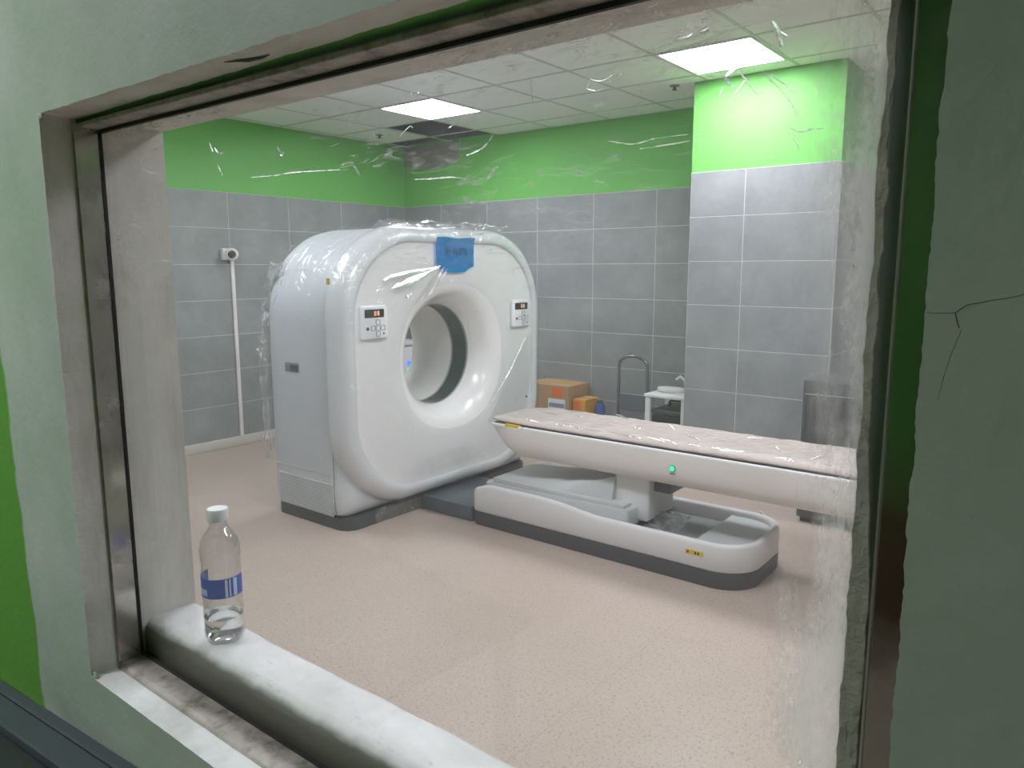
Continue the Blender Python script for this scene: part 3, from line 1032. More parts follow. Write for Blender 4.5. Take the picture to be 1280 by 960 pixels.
# side-panel seams, handle recess and vent field (near side y = 2.715)
YS = YC - 0.905
bm = BM()
loft(bm, [contour(-3.459, -0.002, **B), contour(-3.459, -0.003, **B), contour(-3.454, -0.003, **B), contour(-3.454, -0.002, **B)])
obj('cover_seam', bm, 'recess', gantry)
obj('panel_seam', bxo((-4.03, YS - 0.0022, 0.335), (-3.47, YS + 0.01, 0.338)), 'vent_panel', gantry)
h = obj('handle_recess', bxo((-3.885, YS - 0.004, 0.925), (-3.745, YS + 0.01, 0.985), 0.008, 2), 'recess', gantry, True)
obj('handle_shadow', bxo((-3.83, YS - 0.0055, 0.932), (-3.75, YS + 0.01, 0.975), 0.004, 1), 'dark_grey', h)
vp = obj('vent_panel', bxo((-4.00, YS - 0.003, 0.085), (-3.475, YS + 0.01, 0.285), 0.004, 1), 'vent_panel', gantry)
bm = BM()
for i in range(30):
    for j in range(12):
        x = -3.985 + i * 0.0172 + (0.0086 if j % 2 else 0)
        z = 0.095 + j * 0.0158
        cv = [bm.verts.new((x + 0.0042 * math.cos(k * math.pi / 3), YS - 0.0036, z + 0.0042 * math.sin(k * math.pi / 3))) for k in range(6)]
        bm.faces.new(cv)
vh = obj('vent_holes', bm, 'vent', vp)
vh['kind'] = 'stuff'

# control panels on the face
def control_panel(cy, cz, lab):
    xf = -3.309
    bm = BM()
    w, hh_ = 0.105, 0.098
    def rr(inset, x):
        pl = rrect_plan(cy - w + inset, cy + w - inset, cz - hh_ + inset, cz + hh_ - inset, [0.022] * 4, 5)
        return [Vector((x, a, b)) for a, b in pl]
    loft(bm, [rr(0, xf - 0.012), rr(0, xf + 0.006), rr(0.004, xf + 0.011), rr(0.012, xf + 0.013)], True, True)
    p = obj('control_panel', bm, 'panel_white', gantry, True, 40)
    p['label'] = lab
    xs_ = xf + 0.0130
    obj('display', bxo((xs_ - 0.002, cy - 0.075, cz + 0.028), (xs_ + 0.0015, cy + 0.072, cz + 0.076), 0.001, 1), 'display', p)
    bm = BM()
    for k in (0, 1):
        y0 = cy - 0.004 + k * 0.024
        # seven-segment eight
        for (a, b, c, d) in ((0, 0, .014, .003), (0, .011, .014, .003), (0, .022, .014, .003), (0, 0, .003, .025), (.011, 0, .003, .025)):
            box(bm, (xs_ + 0.001, y0 + a, cz + 0.040 + b), (xs_ + 0.0025, y0 + a + c, cz + 0.040 + b + d))
    obj('digits', bm, 'digits', p)
    bm = BM(); cyl(bm, (xs_ + 0.0005, cy - 0.055, cz - 0.035), (1, 0, 0), 0.010, 0.004, 14)
    obj('button', bm, 'dark_grey', p)
    bm = BM(); cyl(bm, (xs_ + 0.0005, cy + 0.066, cz - 0.066), (1, 0, 0), 0.006, 0.004, 10)
    obj('button', bm, 'dark_grey', p)
    for dy, dz in ((0, 0.034), (0, -0.034), (-0.037, 0), (0.037, 0), (0, 0)):
        bm = BM()
        ky, kz = cy + 0.024 + dy, cz - 0.033 + dz
        o_ = rrect_plan(ky - 0.017, ky + 0.017, kz - 0.015, kz + 0.015, [0.006] * 4, 3)
        i_ = rrect_plan(ky - 0.0135, ky + 0.0135, kz - 0.0115, kz + 0.0115, [0.004] * 4, 3)
        loft(bm, [[Vector((xs_, a, b)) for a, b in o_], [Vector((xs_ + 0.0015, a, b)) for a, b in o_], [Vector((xs_ + 0.0015, a, b)) for a, b in i_], [Vector((xs_, a, b)) for a, b in i_]])
        obj('key', bm, 'key_line', p)
control_panel(2.922, 1.235, 'white keypad panel with dark display left of the bore')
control_panel(4.315, 1.222, 'white keypad panel with dark display right of the bore')

# blue film patch over the name plate, with the name showing through
bm = BM()
n1, n2 = 14, 10
rows = []
for j in range(n2 + 1):
    row = []
    for i in range(n1 + 1):
        u, v = i / n1, j / n2
        y = 3.448 + 0.358 * u + 0.004 * noise.noise(Vector((u * 6, v * 6, 1)))
        zb_ = 1.555 - 0.020 * math.sin(u * 3.1) - (0.0 if u > 0.85 or u < 0.08 else 0.018)
        z = zb_ + (1.737 + 0.004 * math.sin(u * 9) - zb_) * v
        row.append(Vector((-3.303 + 0.012 * max(0, v - 0.75) / 0.25 + 0.003 * noise.noise(Vector((u * 4, v * 4, 7))), y, z)))
    rows.append(row)
loft(bm, rows, closed=False)
ret = bmesh.ops.solidify(bm, geom=bm.faces[:], thickness=0.002)
tape = obj('blue_tape', bm, 'blue_tape', gantry, True)
tape['label'] = 'blue film patch taped over the name plate'
def text_mesh(name, s, size, loc, rot, mat, parent, ext=0.0006):
    cu = bpy.data.curves.new(name, 'FONT')
    cu.body = s; cu.size = size; cu.align_x = 'CENTER'; cu.align_y = 'CENTER'; cu.extrude = ext
    tmp = bpy.data.objects.new(name + '_tmp', cu)
    COL.objects.link(tmp)
    tmp.rotation_euler = rot; tmp.location = loc
    bpy.context.view_layer.update()
    dg = bpy.context.evaluated_depsgraph_get()
    me = bpy.data.meshes.new_from_object(tmp.evaluated_get(dg))
    me.transform(tmp.matrix_world)
    me.transform(Matrix.Translation(-ORG[parent.name]))
    bpy.data.objects.remove(tmp)
    me.materials.clear(); me.materials.append(M[mat])
    o = bpy.data.objects.new(name, me)
    link(o, parent)
    ORG[o.name] = ORG[parent.name].copy()
    return o
text_mesh('lettering', 'PHILIPS', 0.062, (-3.2975, 3.63, 1.648), (R2(90), 0, R2(90)), 'blue_text', tape)

# stickers
bm = BM(); box(bm, (-0.001, -0.014, -0.036), (0.001, 0.014, 0.036))
bmesh.ops.transform(bm, verts=bm.verts, matrix=Matrix.Translation((-3.398, 3.855, 1.155)) @ Matrix.Rotation(R2(42), 4, 'Z') @ Matrix.Rotation(R2(-34), 4, 'X'))
obj('sticker', bm, 'olive', gantry)
obj('sticker', bxo((-3.415, YC - 0.9395, 1.455), (-3.385, YC - 0.9370, 1.49)), 'olive', gantry)
bm = BM(); cyl(bm, (-3.315, 4.40, 0.60), (1, 0, 0), 0.008, 0.006, 12)
obj('screw_hole', bm, 'black', gantry)

# clear wrapping film drawn over shell and face
def film_noise(p, a):
    return a * (noise.noise(p * 5.0) + 0.5 * noise.noise(p * 11.0) + 0.22 * noise.noise(p * 27.0))
bm = BM()
rings = []
F_ = dict(hw=0.946, zt=1.808, zb=0.098, ru=0.54, rd=0.50)
FB = dict(hw=0.918, zt=1.806, zb=0.16, ru=0.55, rd=0.20)
src = []
for k in range(12):
    src.append(contour(-4.06 + 0.05 * k, 0.0 if k > 1 else 0.02, **FB))
for x, ins in ((-3.45, 0.0), (-3.41, 0.0), (-3.37, 0.003), (-3.325, 0.016), (-3.298, 0.040), (-3.287, 0.07), (-3.286, 0.10)):
    src.append(contour(x, ins, **F_))
a_ = contour(-3.288, 0.10, **F_); b_ = circle(-3.325, 0.44)
for k in range(1, 9):
    src.append([p.lerp(q, k / 9) for p, q in zip(a_, b_)])
for ring in src:
    out = []
    for p in ring:
        rad = (p - Vector((p.x, YC, ZG)))
        nrm = rad.normalized() if p.x < -3.33 else Vector((1, 0, 0))
        out.append(p + nrm * max(0.0, 0.006 + film_noise(p, 0.006)))
    rings.append(out)
loft(bm, rings)
obj('wrapping_film', bm, 'wrap', gantry, True, 80)

# loose crumpled film at the rear shoulder, along the top edge and near the foot
def crumple(name, base, du, dv, nu, nv, amp, freq, seed, mat='wrap_loose', parent=gantry):
    bm = BM()
    base, du, dv = Vector(base), Vector(du), Vector(dv)
    nrm = du.cross(dv).normalized()
    rows = []
    for j in range(nv + 1):
        row = []
        for i in range(nu + 1):
            u, v = i / nu, j / nv
            p = base + du * u + dv * v
            q = Vector((u * freq, v * freq, seed))
            d = abs(noise.noise(q)) * 2 + abs(noise.noise(q * 2.3)) - 0.7
            edge = min(u, 1 - u, v, 1 - v)
            p += nrm * amp * d + (du.normalized() * noise.noise(q * 1.7 + Vector((3, 1, 2))) + dv.normalized() * noise.noise(q * 1.9)) * amp * 0.8
            row.append(p)
        rows.append(row)
    loft(bm, rows, closed=False)
    return obj(name, bm, mat, parent, True, 25)
crumple('loose_film', (-4.17, 2.72, 1.06), (0.16, 0.0, 0.02), (0.10, 0.05, 0.52), 12, 24, 0.045, 5.0, 1.0)
crumple('loose_film', (-4.12, 2.70, 0.35), (0.08, 0.0, 0.0), (-0.02, 0.0, 0.75), 8, 24, 0.02, 4.0, 2.0)
crumple('loose_film', (-3.40, 3.02, 1.80), (0.10, 0.0, 0.03), (0.0, 1.15, 0.0), 6, 40, 0.022, 9.0, 3.0)
crumple('loose_film', (-3.372, 2.95, 0.005), (0.0, 0.60, 0.0), (0.02, 0.0, 0.09), 30, 6, 0.012, 9.0, 4.0)
# taut film sheet bridging the dish from the right keypad down to the table
bm = BM()
rows = []
for j in range(21):
    v = j / 20
    p0 = Vector((-3.300, 4.43 - 0.50 * v, 1.10 - 0.62 * v)); p1 = Vector((-3.300, 4.43 - 0.10 * v, 0.75 - 0.50 * v))
    rows.append([p0.lerp(p1, i / 12) + Vector((0.012 * math.sin(math.pi * i / 12) + 0.012 * noise.noise(Vector((i * 0.5, v * 3, 5))), 0, 0)) for i in range(13)])
loft(bm, rows, closed=False)
obj('loose_film', bm, 'wrap', gantry, True, 60)

# taut film folds across the face, shaped and tilted to glint at the camera
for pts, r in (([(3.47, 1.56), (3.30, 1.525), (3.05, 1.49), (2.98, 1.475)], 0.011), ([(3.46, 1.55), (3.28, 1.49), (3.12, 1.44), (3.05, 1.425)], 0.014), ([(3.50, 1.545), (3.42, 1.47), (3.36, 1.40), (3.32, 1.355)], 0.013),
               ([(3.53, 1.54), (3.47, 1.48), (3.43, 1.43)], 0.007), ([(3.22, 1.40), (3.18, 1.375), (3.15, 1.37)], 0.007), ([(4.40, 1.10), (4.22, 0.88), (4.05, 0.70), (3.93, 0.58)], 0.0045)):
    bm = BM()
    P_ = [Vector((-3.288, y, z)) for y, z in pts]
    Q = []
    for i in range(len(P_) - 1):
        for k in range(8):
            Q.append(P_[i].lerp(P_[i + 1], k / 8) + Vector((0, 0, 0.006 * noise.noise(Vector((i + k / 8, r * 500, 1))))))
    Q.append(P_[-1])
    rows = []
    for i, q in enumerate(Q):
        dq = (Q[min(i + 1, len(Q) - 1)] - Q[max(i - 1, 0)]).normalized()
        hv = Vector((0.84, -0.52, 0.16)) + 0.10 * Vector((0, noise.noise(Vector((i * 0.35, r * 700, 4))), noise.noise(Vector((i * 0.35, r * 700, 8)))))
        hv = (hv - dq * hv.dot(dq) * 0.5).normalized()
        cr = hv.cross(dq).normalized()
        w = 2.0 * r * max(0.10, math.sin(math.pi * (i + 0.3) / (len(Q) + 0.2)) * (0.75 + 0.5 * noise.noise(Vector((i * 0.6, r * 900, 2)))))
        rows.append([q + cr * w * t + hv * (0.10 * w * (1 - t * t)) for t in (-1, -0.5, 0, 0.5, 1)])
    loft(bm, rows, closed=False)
    obj('film_glint_fold', bm, 'wrap_glint', gantry, True, 80)

# ------------------------------------------------------------------ the patient table
table = thing('patient_table', 'white patient table on a low grey base in front of the gantry', 'table', (-2.0, YC, 0.0))
TX0, TX1 = -2.93, -1.20
TY0, TY1 = YC - 0.30, YC + 0.30
def base_h(x):
    a = max(0.0, min(1.0, (x - TX0) / 0.16))
    t = max(0.0, min(1.0, (x + 2.55) / 0.55)); t = t * t * (3 - 2 * t)
    return (0.205 + 0.06 * math.sin(a * math.pi / 2)) * (1 - t) + (0.268 - 0.040 * t) * t if x > -2.55 else 0.205 + 0.06 * math.sin(a * math.pi / 2)
def plan(inset, sub=16):
    pl = rrect_plan(TX0 + inset, TX1 - inset, TY0 + inset, TY1 - inset, [max(r - inset, 0.01) for r in (0.19, 0.19, 0.06, 0.06)], 8)
    out = []
    for i in range(len(pl)):
        a, b = pl[i], pl[(i + 1) % len(pl)]
        d = math.hypot(b[0] - a[0], b[1] - a[1])
        k = sub if d > 0.3 else 1
        for q in range(k):
            out.append((a[0] + (b[0] - a[0]) * q / k, a[1] + (b[1] - a[1]) * q / k))
    return out
def base_ring(inset, dz, flat=None):
    return [Vector((x, y, flat if flat is not None else base_h(x) + dz)) for x, y in plan(inset)]
bm = BM()
loft(bm, [base_ring(0.006, 0, 0.0), base_ring(0.0, 0, 0.012), base_ring(0.0, 0, 0.086)], True, False)
obj('plinth', bm, 'plinth', table, True, 40)
bm = BM()
loft(bm, [base_ring(0.004, 0, 0.086), base_ring(0.0, 0, 0.092), base_ring(0.0, -0.022), base_ring(0.004, -0.008), base_ring(0.014, 0.0), base_ring(0.026, -0.004), base_ring(0.034, -0.016), base_ring(0.040, 0, 0.15), ])
obj('base_shell', bm, 'table_grey', table, True, 60)
bm = BM()
r_ = base_ring(0.030, 0, 0.145)
r2_ = base_ring(0.030, 0, 0.150)
loft(bm, [r_, r2_], True, True)
obj('tray', bm, 'tray_grey', table)
# raised ledge at the foot end of the tray
bm = BM()
pl = [(x, y) for x, y in plan(0.041) if x > -1.47]
pl = [(-1.50, TY0 + 0.041)] + [p for p in pl if True] + [(-1.50, TY1 - 0.041)]
pl.sort(key=lambda p: math.atan2(p[1] - YC, p[0] + 1.38))
loft(bm, [[Vector((x, y, z)) for x, y in pl] for z in (0.15, 0.196)], True, True)
obj('tray_ledge', bm, 'table_plate', table)
# cover plate, arched over the lift
bm = BM()
pl = rrect_plan(-2.865, -1.86, TY0 + 0.035, TY1 - 0.035, [0.02, 0.02, 0.07, 0.07], 6)
def pz(x): return 0.262 + 0.028 * math.sin(max(0, min(1, (x + 2.865) / 0.3)) * math.pi / 2) - 0.012 * max(0, (x + 2.2) / 0.34)
loft(bm, [[Vector((x, y, 0.19)) for x, y in pl], [Vector((x, y, pz(x) - 0.008)) for x, y in pl], [Vector((x * 0.99 - 0.0236, YC + (y - YC) * 0.985, pz(x))) for x, y in pl]], True, True)
obj('cover_plate', bm, 'table_plate', table, True, 40)
obj('cover_plate', bxo((-2.80, TY0 + 0.060, 0.26), (-1.90, TY1 - 0.060, 0.296), 0.004, 2), 'table_plate', table, True)
# fairing over the lift link, rising from the cover plate to the table shell
bm = BM()
rings = []
for x, z, w in ((-2.78, 0.296, 0.215), (-2.55, 0.315, 0.20), (-2.30, 0.350, 0.185), (-2.10, 0.395, 0.17), (-2.00, 0.43, 0.165)):
    rings.append([Vector((x, YC - w - 0.03, 0.285)), Vector((x, YC - w, z - 0.006)), Vector((x, YC - w + 0.03, z)), Vector((x, YC + w - 0.03, z)), Vector((x, YC + w, z - 0.006)), Vector((x, YC + w + 0.03, 0.285))])
loft(bm, rings, True, True)
obj('lift_fairing', bm, 'table_plate', table, True, 50)
obj('lift_column', bxo((-2.01, YC - 0.155, 0.20), (-1.80, YC + 0.155, 0.45), 0.02, 3), 'table_grey', table, True)
obj('lift_bracket', bxo((-1.80, YC - 0.10, 0.36), (-1.70, YC + 0.12, 0.46), 0.01, 2), 'dark_grey', table, True)
# crumpled plastic left in the tray
crumple('plastic_scrap', (-1.84, 3.46, 0.165), (0.22, 0.0, 0.03), (0.0, 0.16, 0.05), 18, 14, 0.035, 4.0, 8.0, 'wrap_loose', table)
bm = BM(); tube(bm, [(-1.36 + 0.05 * math.sin(k * 0.7), YC + 0.30 + 0.02 * k, 0.235 - 0.04 * k if k < 6 else 0.01) for k in range(8)], 0.007, 8)
obj('cable_end', bm, 'stand_white', table, True)
# table shell: boat-shaped beam
TSX0, TSX1 = -2.815, -0.45
W_ = 0.245
def sect(x):
    if x < -2.58:
        u = (x - TSX0) / (TSX0 * -1 - 2.58)
        zb = 0.44 + 0.165 * (1 - max(0, min(1, u))) ** 2.6
    else:
        zb = 0.44
    k = min(1.0, 0.90 + 0.10 * max(0.0, min(1.0, (x - TSX0) / 0.12)))
    w = W_ * k
    half = [(w, 0.618), (w, 0.600), (w * 0.992, 0.56), (w * 0.965, 0.51), (w * 0.90, 0.47), (w * 0.78, 0.447), (w * 0.6, 0.44)]
    half = [(a, 0.618 - (0.618 - b) * (0.618 - zb) / (0.618 - 0.44)) for a, b in half]
    return [Vector((x, YC - a, b)) for a, b in half] + [Vector((x, YC + a, b)) for a, b in reversed(half)]
bm = BM()
xs = [TSX0, -2.805, -2.78, -2.75, -2.71, -2.66, -2.58, -2.45] + [-2.45 + (2.45 + TSX1) * k / 10 for k in range(1, 11)]
loft(bm, [sect(x) for x in xs], True, True)
obj('table_shell', bm, 'table_white', table, True, 60)
for s in (-1, 1):
    y0, y1 = sorted((YC + s * (W_ + 0.001), YC + s * (W_ - 0.022)))
    obj('edge_strip', bxo((TSX0 + 0.01, y0, 0.616), (-2.585, y1, 0.634), 0.005, 2), 'table_edge', table, True)
    obj('edge_strip', bxo((-2.575, y0, 0.616), (TSX1, y1, 0.634), 0.005, 2), 'table_edge', table, True)
obj('cradle', bxo((-2.80, YC - 0.222, 0.60), (TSX1, YC + 0.222, 0.640), 0.006, 2), 'dark_grey', table, True)
bm = BM(); cyl(bm, (-1.625, YC - W_ + 0.001, 0.548), (0, 1, 0), 0.0135, 0.012, 24)
b_led = obj('indicator_lamp', bm, 'green_led', table, True)
bm = BM(); cyl(bm, (-1.625, YC - W_ + 0.002, 0.548), (0, 1, 0), 0.0175, 0.010, 24)
obj('lamp_bezel', bm, 'recess', table, True)
bm = BM()
for k in range(3):
    box(bm, (-1.638 + k * 0.010, YC - W_ - 0.0005, 0.517), (-1.632 + k * 0.010, YC - W_ + 0.006, 0.523))
obj('lamp_print', bm, 'key_line', table)
obj('sticker', bxo((-2.70, YC - W_ - 0.002, 0.626), (-2.60, YC - W_ + 0.02, 0.640)), 'yellow', table)
s_ = obj('sticker', bxo((-1.515, TY0 - 0.0015, 0.148), (-1.420, TY0 + 0.006, 0.172)), 'yellow', table)
for x in (-1.505, -1.465, -1.45):
    obj('sticker_print', bxo((x, TY0 - 0.0022, 0.154), (x + 0.009, TY0 + 0.003, 0.166)), 'black', s_)

# plate linking gantry and table base
slab = obj('floor_connecting_plate', bxo((-3.374, TY0 + 0.015, 0.0), (-2.934, TY1 - 0.02, 0.095), 0.008, 2), 'slab', None, True)
tag(slab, 'dark slate plate on the floor linking gantry and table base', 'floor plate')

# wrapped pad lying on the table
bm = BM()
PX0_, PX1_ = -2.845, -0.45
rings = []
K = 90
for i in range(K + 1):
    x = PX0_ + (PX1_ - PX0_) * i / K
    s = min(1.0, (0.35 + 0.65 * math.sqrt(min(1.0, (x - PX0_) / 0.22 + 0.001))))
    w = 0.222 * (0.80 + 0.20 * min(1.0, (x - PX0_) / 0.15))
    ring = []
    prof = [(-1.0, 0.6415), (-1.035, 0.648), (-1.025, 0.656), (-0.98, 0.666), (-0.92, 0.6735), (-0.84, 0.677), (-0.5, 0.675), (0, 0.672), (0.5, 0.674), (0.85, 0.676), (0.985, 0.668), (1.02, 0.650), (1.0, 0.6415)]
    for k, (a, z) in enumerate(prof):
        p = Vector((x, YC + a * w, 0.6415 + (z - 0.6415) * s))
        if 0 < k < len(prof) - 1:
            p.z += max(-0.004 if abs(a) < 1.0 else -0.001, 0.006 * noise.noise(Vector((x * 9, a * 5, 2))) + 0.003 * noise.noise(Vector((x * 30, a * 12, 5))))
        ring.append(p)
    rings.append(ring)
loft(bm, rings, True, True)
pad = obj('table_pad', bm, 'pad', None, True, 60)
# strips added for glints on the pad's plastic sleeve, tilted between lamp and camera
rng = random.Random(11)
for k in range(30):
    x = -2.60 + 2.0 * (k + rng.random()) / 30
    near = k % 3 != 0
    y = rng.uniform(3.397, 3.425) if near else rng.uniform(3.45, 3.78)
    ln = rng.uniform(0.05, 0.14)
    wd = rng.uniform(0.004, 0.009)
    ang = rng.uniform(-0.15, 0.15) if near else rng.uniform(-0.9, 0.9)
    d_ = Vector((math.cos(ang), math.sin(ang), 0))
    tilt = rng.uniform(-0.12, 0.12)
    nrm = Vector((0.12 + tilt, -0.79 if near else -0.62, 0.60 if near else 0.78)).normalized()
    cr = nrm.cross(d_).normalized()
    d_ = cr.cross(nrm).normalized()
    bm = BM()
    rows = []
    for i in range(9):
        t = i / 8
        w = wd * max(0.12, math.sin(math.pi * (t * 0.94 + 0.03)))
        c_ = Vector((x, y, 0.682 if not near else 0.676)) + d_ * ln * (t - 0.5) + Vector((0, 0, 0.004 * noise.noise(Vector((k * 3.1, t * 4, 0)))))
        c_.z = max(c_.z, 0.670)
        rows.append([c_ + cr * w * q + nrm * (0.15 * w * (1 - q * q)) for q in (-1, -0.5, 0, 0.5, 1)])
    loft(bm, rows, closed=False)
    obj('sleeve_glint', bm, 'wrap_glint', pad, True, 80)
tag(pad, 'long beige pad wrapped in clear plastic on the patient table', 'pad')

# ------------------------------------------------------------------ things at the back of the room
# wall camera with its conduit
wc = thing('wall_camera', 'small white camera with black lens on the left tiled wall', 'camera', (XL + 0.006, 3.60, 1.662))
obj('mount', bxo((XL + 0.006, 3.535, 1.615), (XL + 0.05, 3.635, 1.712), 0.008, 2), 'conduit', wc, True)
d = (Vector((0, 0, 1.60)) - Vector((XL + 0.07, 3.60, 1.66))).normalized()
c0 = Vector((XL + 0.055, 3.612, 1.662))
bm = BM(); tube(bm, [c0 - d * 0.02, c0 + d * 0.03, c0 + d * 0.062, c0 + d * 0.072], [0.045, 0.054, 0.052, 0.042], 24)
obj('housing', bm, 'conduit', wc, True, 40)
bm = BM(); tube(bm, [c0 + d * 0.068, c0 + d * 0.078, c0 + d * 0.082], [0.034, 0.032, 0.022], 24)
obj('lens', bm, 'black', wc, True, 40)
bm = BM(); box(bm, (XL + 0.006, 3.618, 0.085), (XL + 0.024, 3.650, 1.612), 0.003, 1)
cd = obj('cable_conduit', bm, 'conduit', None)
tag(cd, 'white cable conduit running down the left tiled wall under the camera', 'conduit')

# white cabinet behind the gantry, glimpsed through the bore
cb = thing('equipment_cabinet', 'white cabinet with blue and green lamps seen through the bore', 'cabinet', (-5.47, 5.13, 0.0))
obj('body', bxo((-5.66, 4.92, 0.04), (-5.30, 5.36, 0.80), 0.012, 2), 'stand_white', cb, True)
obj('top', bxo((-5.67, 4.91, 0.80), (-5.29, 5.37, 0.83), 0.006, 2), 'stand_white', cb, True)
obj('foot', bxo((-5.64, 4.94, 0.0), (-5.32, 5.34, 0.04)), 'dark_grey', cb)
for z, m_ in ((0.628, 'blue_led'), (0.562, 'green_led')):
    bm = BM(); cyl(bm, (-5.299, 5.118, z), (1, 0, 0), 0.022, 0.012, 16)
    obj('indicator_lamp', bm, m_, cb, True)

# cardboard boxes
def carton(name, lab, x0, x1, y0, y1, z0, z1, mat):
    t = thing(name, lab, 'box', ((x0 + x1) / 2, (y0 + y1) / 2, z0), 'cartons by the back wall')
    obj('body', bxo((x0, y0, z0), (x1, y1, z1), 0.004, 1), mat, t)
    obj('tape', bxo((x0 - 0.001, (y0 + y1) / 2 - 0.03, z1 - 0.001), (x1 + 0.001, (y0 + y1) / 2 + 0.03, z1 + 0.0015)), 'cardboard_orange' if mat == 'cardboard' else 'cardboard', t)
    return t
bx_ = carton('cardboard_box', 'brown cardboard box with orange and white labels behind the table', -4.02, -3.565, 5.34, 5.68, 0.0, 0.53, 'cardboard')
obj('orange_label', bxo((-3.74, 5.3385, 0.43), (-3.625, 5.341, 0.51)), 'orange', bx_)
wl = obj('white_label', bxo((-3.78, 5.3385, 0.30), (-3.60, 5.341, 0.41)), 'paper', bx_)
obj('label_print', bxo((-3.77, 5.3378, 0.335), (-3.61, 5.3395, 0.372)), 'ink', wl)
ob = carton('orange_carton', 'small orange-yellow carton beside the brown cardboard box', -3.55, -3.42, 5.38, 5.60, 0.0, 0.42, 'cardboard_orange')
obj('label', bxo((-3.54, 5.3785, 0.33), (-3.47, 5.381, 0.40)), 'orange', ob)
t = thing('blue_spray_can', 'small blue can standing right of the orange carton', 'can', (-3.355, 5.52, 0.0))
bm = BM(); lathe(bm, (-3.355, 5.52, 0.0), [(0.042, 0.0), (0.045, 0.01), (0.045, 0.36), (0.03, 0.385)], 20)
obj('body', bm, 'blue_item', t, True, 40)
bm = BM(); lathe(bm, (-3.355, 5.52, 0.0), [(0.028, 0.384), (0.028, 0.415), (0.02, 0.42)], 16)
obj('cap', bm, 'slate_panel', t, True, 40)

# hand trolley leaning by the wall
tr = thing('hand_trolley', 'grey folding hand trolley with tubular handle by the back wall', 'trolley', (-3.03, 5.50, 0.0))
def arch(z0):
    pts = [(-3.165, 5.50, z0)]
    for k in range(13):
        a = math.pi - math.pi * k / 12
        pts.append((-3.03 + 0.135 * math.cos(a) * (1.0 if abs(math.cos(a)) > .99 else 1.0), 5.50, 0.735 + 0.085 * math.sin(a)))
    pts.append((-2.895, 5.50, z0))
    return pts
bm = BM(); tube(bm, arch(0.12), 0.014, 10)
obj('handle', bm, 'chrome', tr, True)
obj('back_panel', bxo((-3.15, 5.485, 0.36), (-2.91, 5.515, 0.50), 0.006, 1), 'slate_panel', tr)
obj('platform', bxo((-3.22, 5.16, 0.10), (-2.84, 5.53, 0.135), 0.008, 2), 'slate_panel', tr, True)
for wx in (-3.19, -2.87):
    for wy in (5.20, 5.49):
        bm = BM(); cyl(bm, (wx, wy, 0.05), (1, 0, 0), 0.05, 0.03, 20)
        obj('wheel', bm, 'black', tr, True, 40)

# white stand carrying a black case and a coil of white cable
st = thing('equipment_stand', 'white metal stand between the hand trolley and tiled pillar', 'stand', (-2.60, 5.33, 0.0))
for sx in (-2.70, -2.40):
    for sy in (5.16, 5.50):
        obj('leg', bxo((sx - 0.022, sy - 0.022, 0.0), (sx + 0.022, sy + 0.022, 0.56), 0.004, 1), 'stand_white', st)
obj('top', bxo((-2.73, 5.13, 0.56), (-2.370, 5.53, 0.585), 0.006, 2), 'stand_white', st, True)
obj('shelf', bxo((-2.72, 5.14, 0.22), (-2.40, 5.52, 0.24), 0.004, 1), 'stand_white', st)
cs = thing('black_case', 'black hard case with handle on the white stand', 'case', (-2.59, 5.33, 0.24))
obj('body', bxo((-2.67, 5.15, 0.241), (-2.43, 5.49, 0.43), 0.02, 3), 'black', cs, True)
obj('lid', bxo((-2.672, 5.148, 0.432), (-2.428, 5.492, 0.47), 0.012, 2), 'dark_grey', cs, True)
bm = BM(); tube(bm, [(-2.60, 5.32, 0.468), (-2.60, 5.32, 0.51), (-2.59, 5.32, 0.52), (-2.51, 5.32, 0.52), (-2.50, 5.32, 0.51), (-2.50, 5.32, 0.468)], 0.010, 8)
obj('handle', bm, 'black', cs, True)
bm = BM()
pts = []
for k in range(41):
    a = 2 * math.pi * k / 20
    pts.append((-2.57 + 0.115 * math.cos(a), 5.30 + 0.06 * math.sin(a), 0.598 + 0.010 * (k / 20)))
pts += [(-2.46, 5.30, 0.64), (-2.47, 5.30, 0.69), (-2.51, 5.30, 0.715), (-2.54, 5.30, 0.69)]
tube(bm, pts, 0.011, 8)
cl = obj('white_cable_coil', bm, 'stand_white', None, True)
tag(cl, 'white coiled cable with a raised loop on the white stand', 'cable')

# dark cabinet at the pillar's right edge, behind the smeared part of the pane
dc = thing('dark_cabinet', 'dark grey cabinet against the tiled pillar behind the smeared glass', 'cabinet', (-1.18, 4.75, 0.0))
obj('body', bxo((-1.37, 4.58, 0.03), (-0.98, 4.94, 0.88), 0.01, 2), 'dark_grey', dc, True)
obj('door', bxo((-1.355, 4.567, 0.06), (-0.995, 4.582, 0.80), 0.004, 1), 'plinth', dc)
obj('plinth', bxo((-1.35, 4.60, 0.0), (-1.0, 4.92, 0.03)), 'black', dc)
bm = BM(); tube(bm, [(-1.02, 4.567, 0.50), (-1.02, 4.545, 0.51), (-1.02, 4.545, 0.60), (-1.02, 4.567, 0.61)], 0.006, 8)
obj('handle', bm, 'chrome', dc, True)

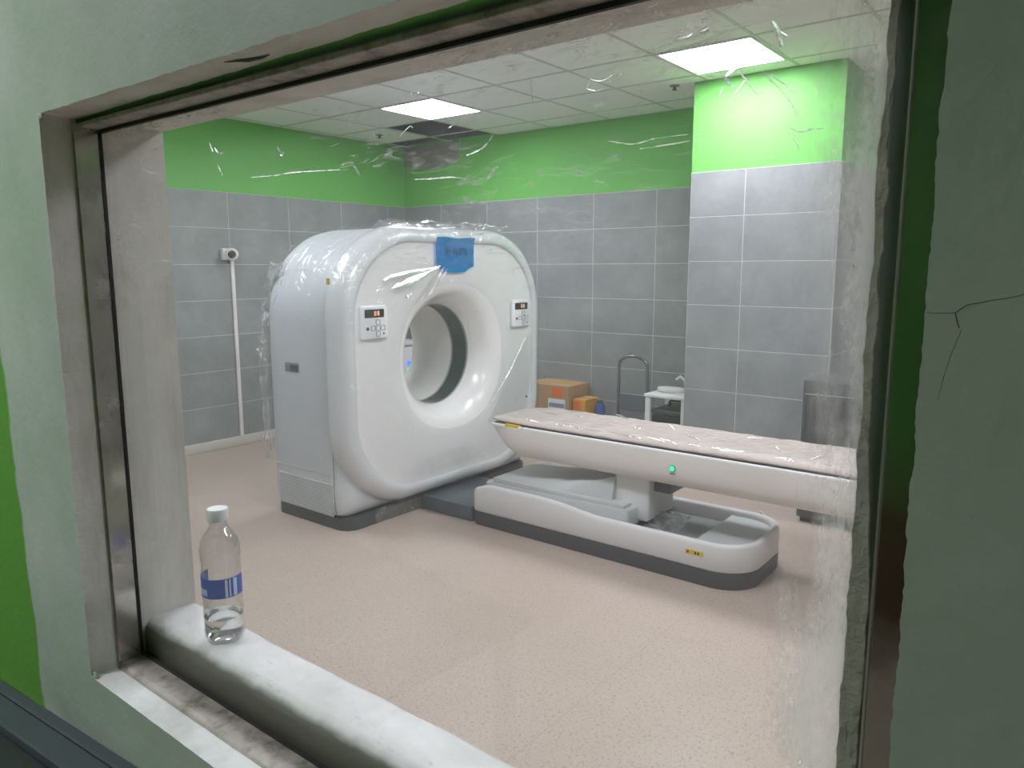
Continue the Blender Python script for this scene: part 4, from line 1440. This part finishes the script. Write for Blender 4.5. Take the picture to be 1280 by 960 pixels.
# ------------------------------------------------------------------ water bottle on the far sill
bz = 0.9312
bx, by = -1.112, 0.634
bt = thing('water_bottle', 'clear plastic water bottle with blue label and white cap on the sill', 'bottle', (bx, by, bz))
prof = [(0.020, 0.004), (0.028, 0.000), (0.0315, 0.006), (0.0325, 0.020), (0.0315, 0.034), (0.0322, 0.050), (0.0312, 0.064), (0.0318, 0.078), (0.0305, 0.084), (0.0305, 0.112), (0.0318, 0.118), (0.0305, 0.132), (0.0320, 0.145),
        (0.0318, 0.160), (0.0295, 0.172), (0.0235, 0.184), (0.0165, 0.193), (0.0135, 0.198), (0.0135, 0.204), (0.0160, 0.205), (0.0160, 0.207), (0.0128, 0.208), (0.0128, 0.216)]
bm = BM()
rings = []
for r, z in prof:
    ring = []
    for k in range(40):
        a = 2 * math.pi * k / 40
        petal = 1 + (0.05 * math.cos(5 * a) if z < 0.012 else 0)
        ring.append(Vector((bx + r * petal * math.cos(a), by + r * petal * math.sin(a), bz + z)))
    rings.append(ring)
loft(bm, rings, True, False)
obj('bottle_body', bm, 'pet', bt, True, 60)
bm = BM(); lathe(bm, (bx, by, bz), [(0.0162, 0.206), (0.0170, 0.208), (0.0170, 0.223), (0.0158, 0.2255), (0.006, 0.226)], 36)
cp = obj('cap', bm, 'cap', bt, True, 40)
for k in range(36):
    pass
bm = BM(); lathe(bm, (bx, by, bz), [(0.024, 0.005), (0.0300, 0.008), (0.0312, 0.022), (0.0302, 0.034), (0.0308, 0.042)], 40)
obj('water', bm, 'water', bt, True, 60)
# label wraps most of the way round
bm = BM()
rows = []
a0, a1 = R2(-170), R2(45)
for z in (0.0815, 0.1145):
    rows.append([Vector((bx + 0.0325 * math.cos(a0 + (a1 - a0) * k / 36), by + 0.0325 * math.sin(a0 + (a1 - a0) * k / 36), bz + z)) for k in range(37)])
loft(bm, rows, closed=False)
lb = obj('label', bm, 'label_blue', bt, True)
bm = BM()
for q in range(5):
    aa = R2(-118 + q * 9)
    rows = [[Vector((bx + 0.0329 * math.cos(aa + R2(6.5) * k / 3), by + 0.0329 * math.sin(aa + R2(6.5) * k / 3), bz + z)) for k in range(4)] for z in (0.086, 0.097)]
    loft(bm, rows, closed=False)
obj('label_print', bm, 'label_pale', lb, True)
bm = BM()
for aa, ww in ((R2(-22), R2(7)), (R2(-10), R2(4)), (R2(2), R2(12))):
    rows = [[Vector((bx + 0.0329 * math.cos(aa + ww * k / 3), by + 0.0329 * math.sin(aa + ww * k / 3), bz + z)) for k in range(4)] for z in (0.083, 0.113)]
    loft(bm, rows, closed=False)
obj('label_print', bm, 'label_pale', lb, True)

# ------------------------------------------------------------------ the dim control room the picture is taken from
CX0, CX1, CY0 = -3.2, 1.2, -2.0
wcb = struct('wall_control_back', bxo((CX0 - 0.1, CY0 - 0.1, 0.0), (CX1 + 0.1, CY0, 2.7)), 'control_wall')
obj('dado_panel', bxo((CX0, CY0, 0.0), (CX1, CY0 + 0.02, 0.66)), 'brown', wcb)
struct('wall_control_left', bxo((CX0 - 0.1, CY0, 0.0), (CX0, WN, 2.7)), 'control_wall')
struct('wall_control_right', bxo((CX1, CY0, 0.0), (CX1 + 0.1, WN, 2.7)), 'control_wall')
struct('ceiling_control', bxo((CX0 - 0.1, CY0 - 0.1, 2.7), (CX1 + 0.1, WN, 2.8)), 'ceil_plain')
t = thing('ceiling_light', 'dim ceiling panel of the control room this side of the window', 'ceiling light', (-2.1, -0.8, 2.70))
obj('frame', bxo((-2.40, -1.10, 2.680), (-1.80, -0.50, 2.70), 0.004, 1), 'frame_white', t)
obj('diffuser', bxo((-2.37, -1.07, 2.672), (-1.83, -0.53, 2.682), 0.003, 1), 'diffuser_dim', t)

# desk at the wall, lower left
dk = thing('control_desk', 'dark slate desk with a grooved back rail below the window', 'desk', (-1.5, 0.15, 0.0))
rot = Matrix.Translation((-1.36, 0.466, 0.0)) @ Matrix.Rotation(R2(4.6), 4, 'Z')
def db(lo, hi, bev=0.003):
    return bxo(lo, hi, bev, 1, rot)
obj('desk_top', db((-1.15, -0.66, 0.725), (0.34, -0.068, 0.752)), 'desk_dark', dk)
obj('back_rail', db((-1.15, -0.068, 0.715), (0.34, -0.0235, 0.768)), 'desk', dk)
obj('back_rail', db((-1.15, -0.0215, 0.715), (0.34, 0.0, 0.768)), 'desk', dk)
for lx_, ly_ in ((-1.12, -0.62), (0.28, -0.62), (-1.12, -0.10), (0.28, -0.10)):
    obj('leg', db((lx_, ly_, 0.0), (lx_ + 0.04, ly_ + 0.04, 0.725)), 'desk', dk)
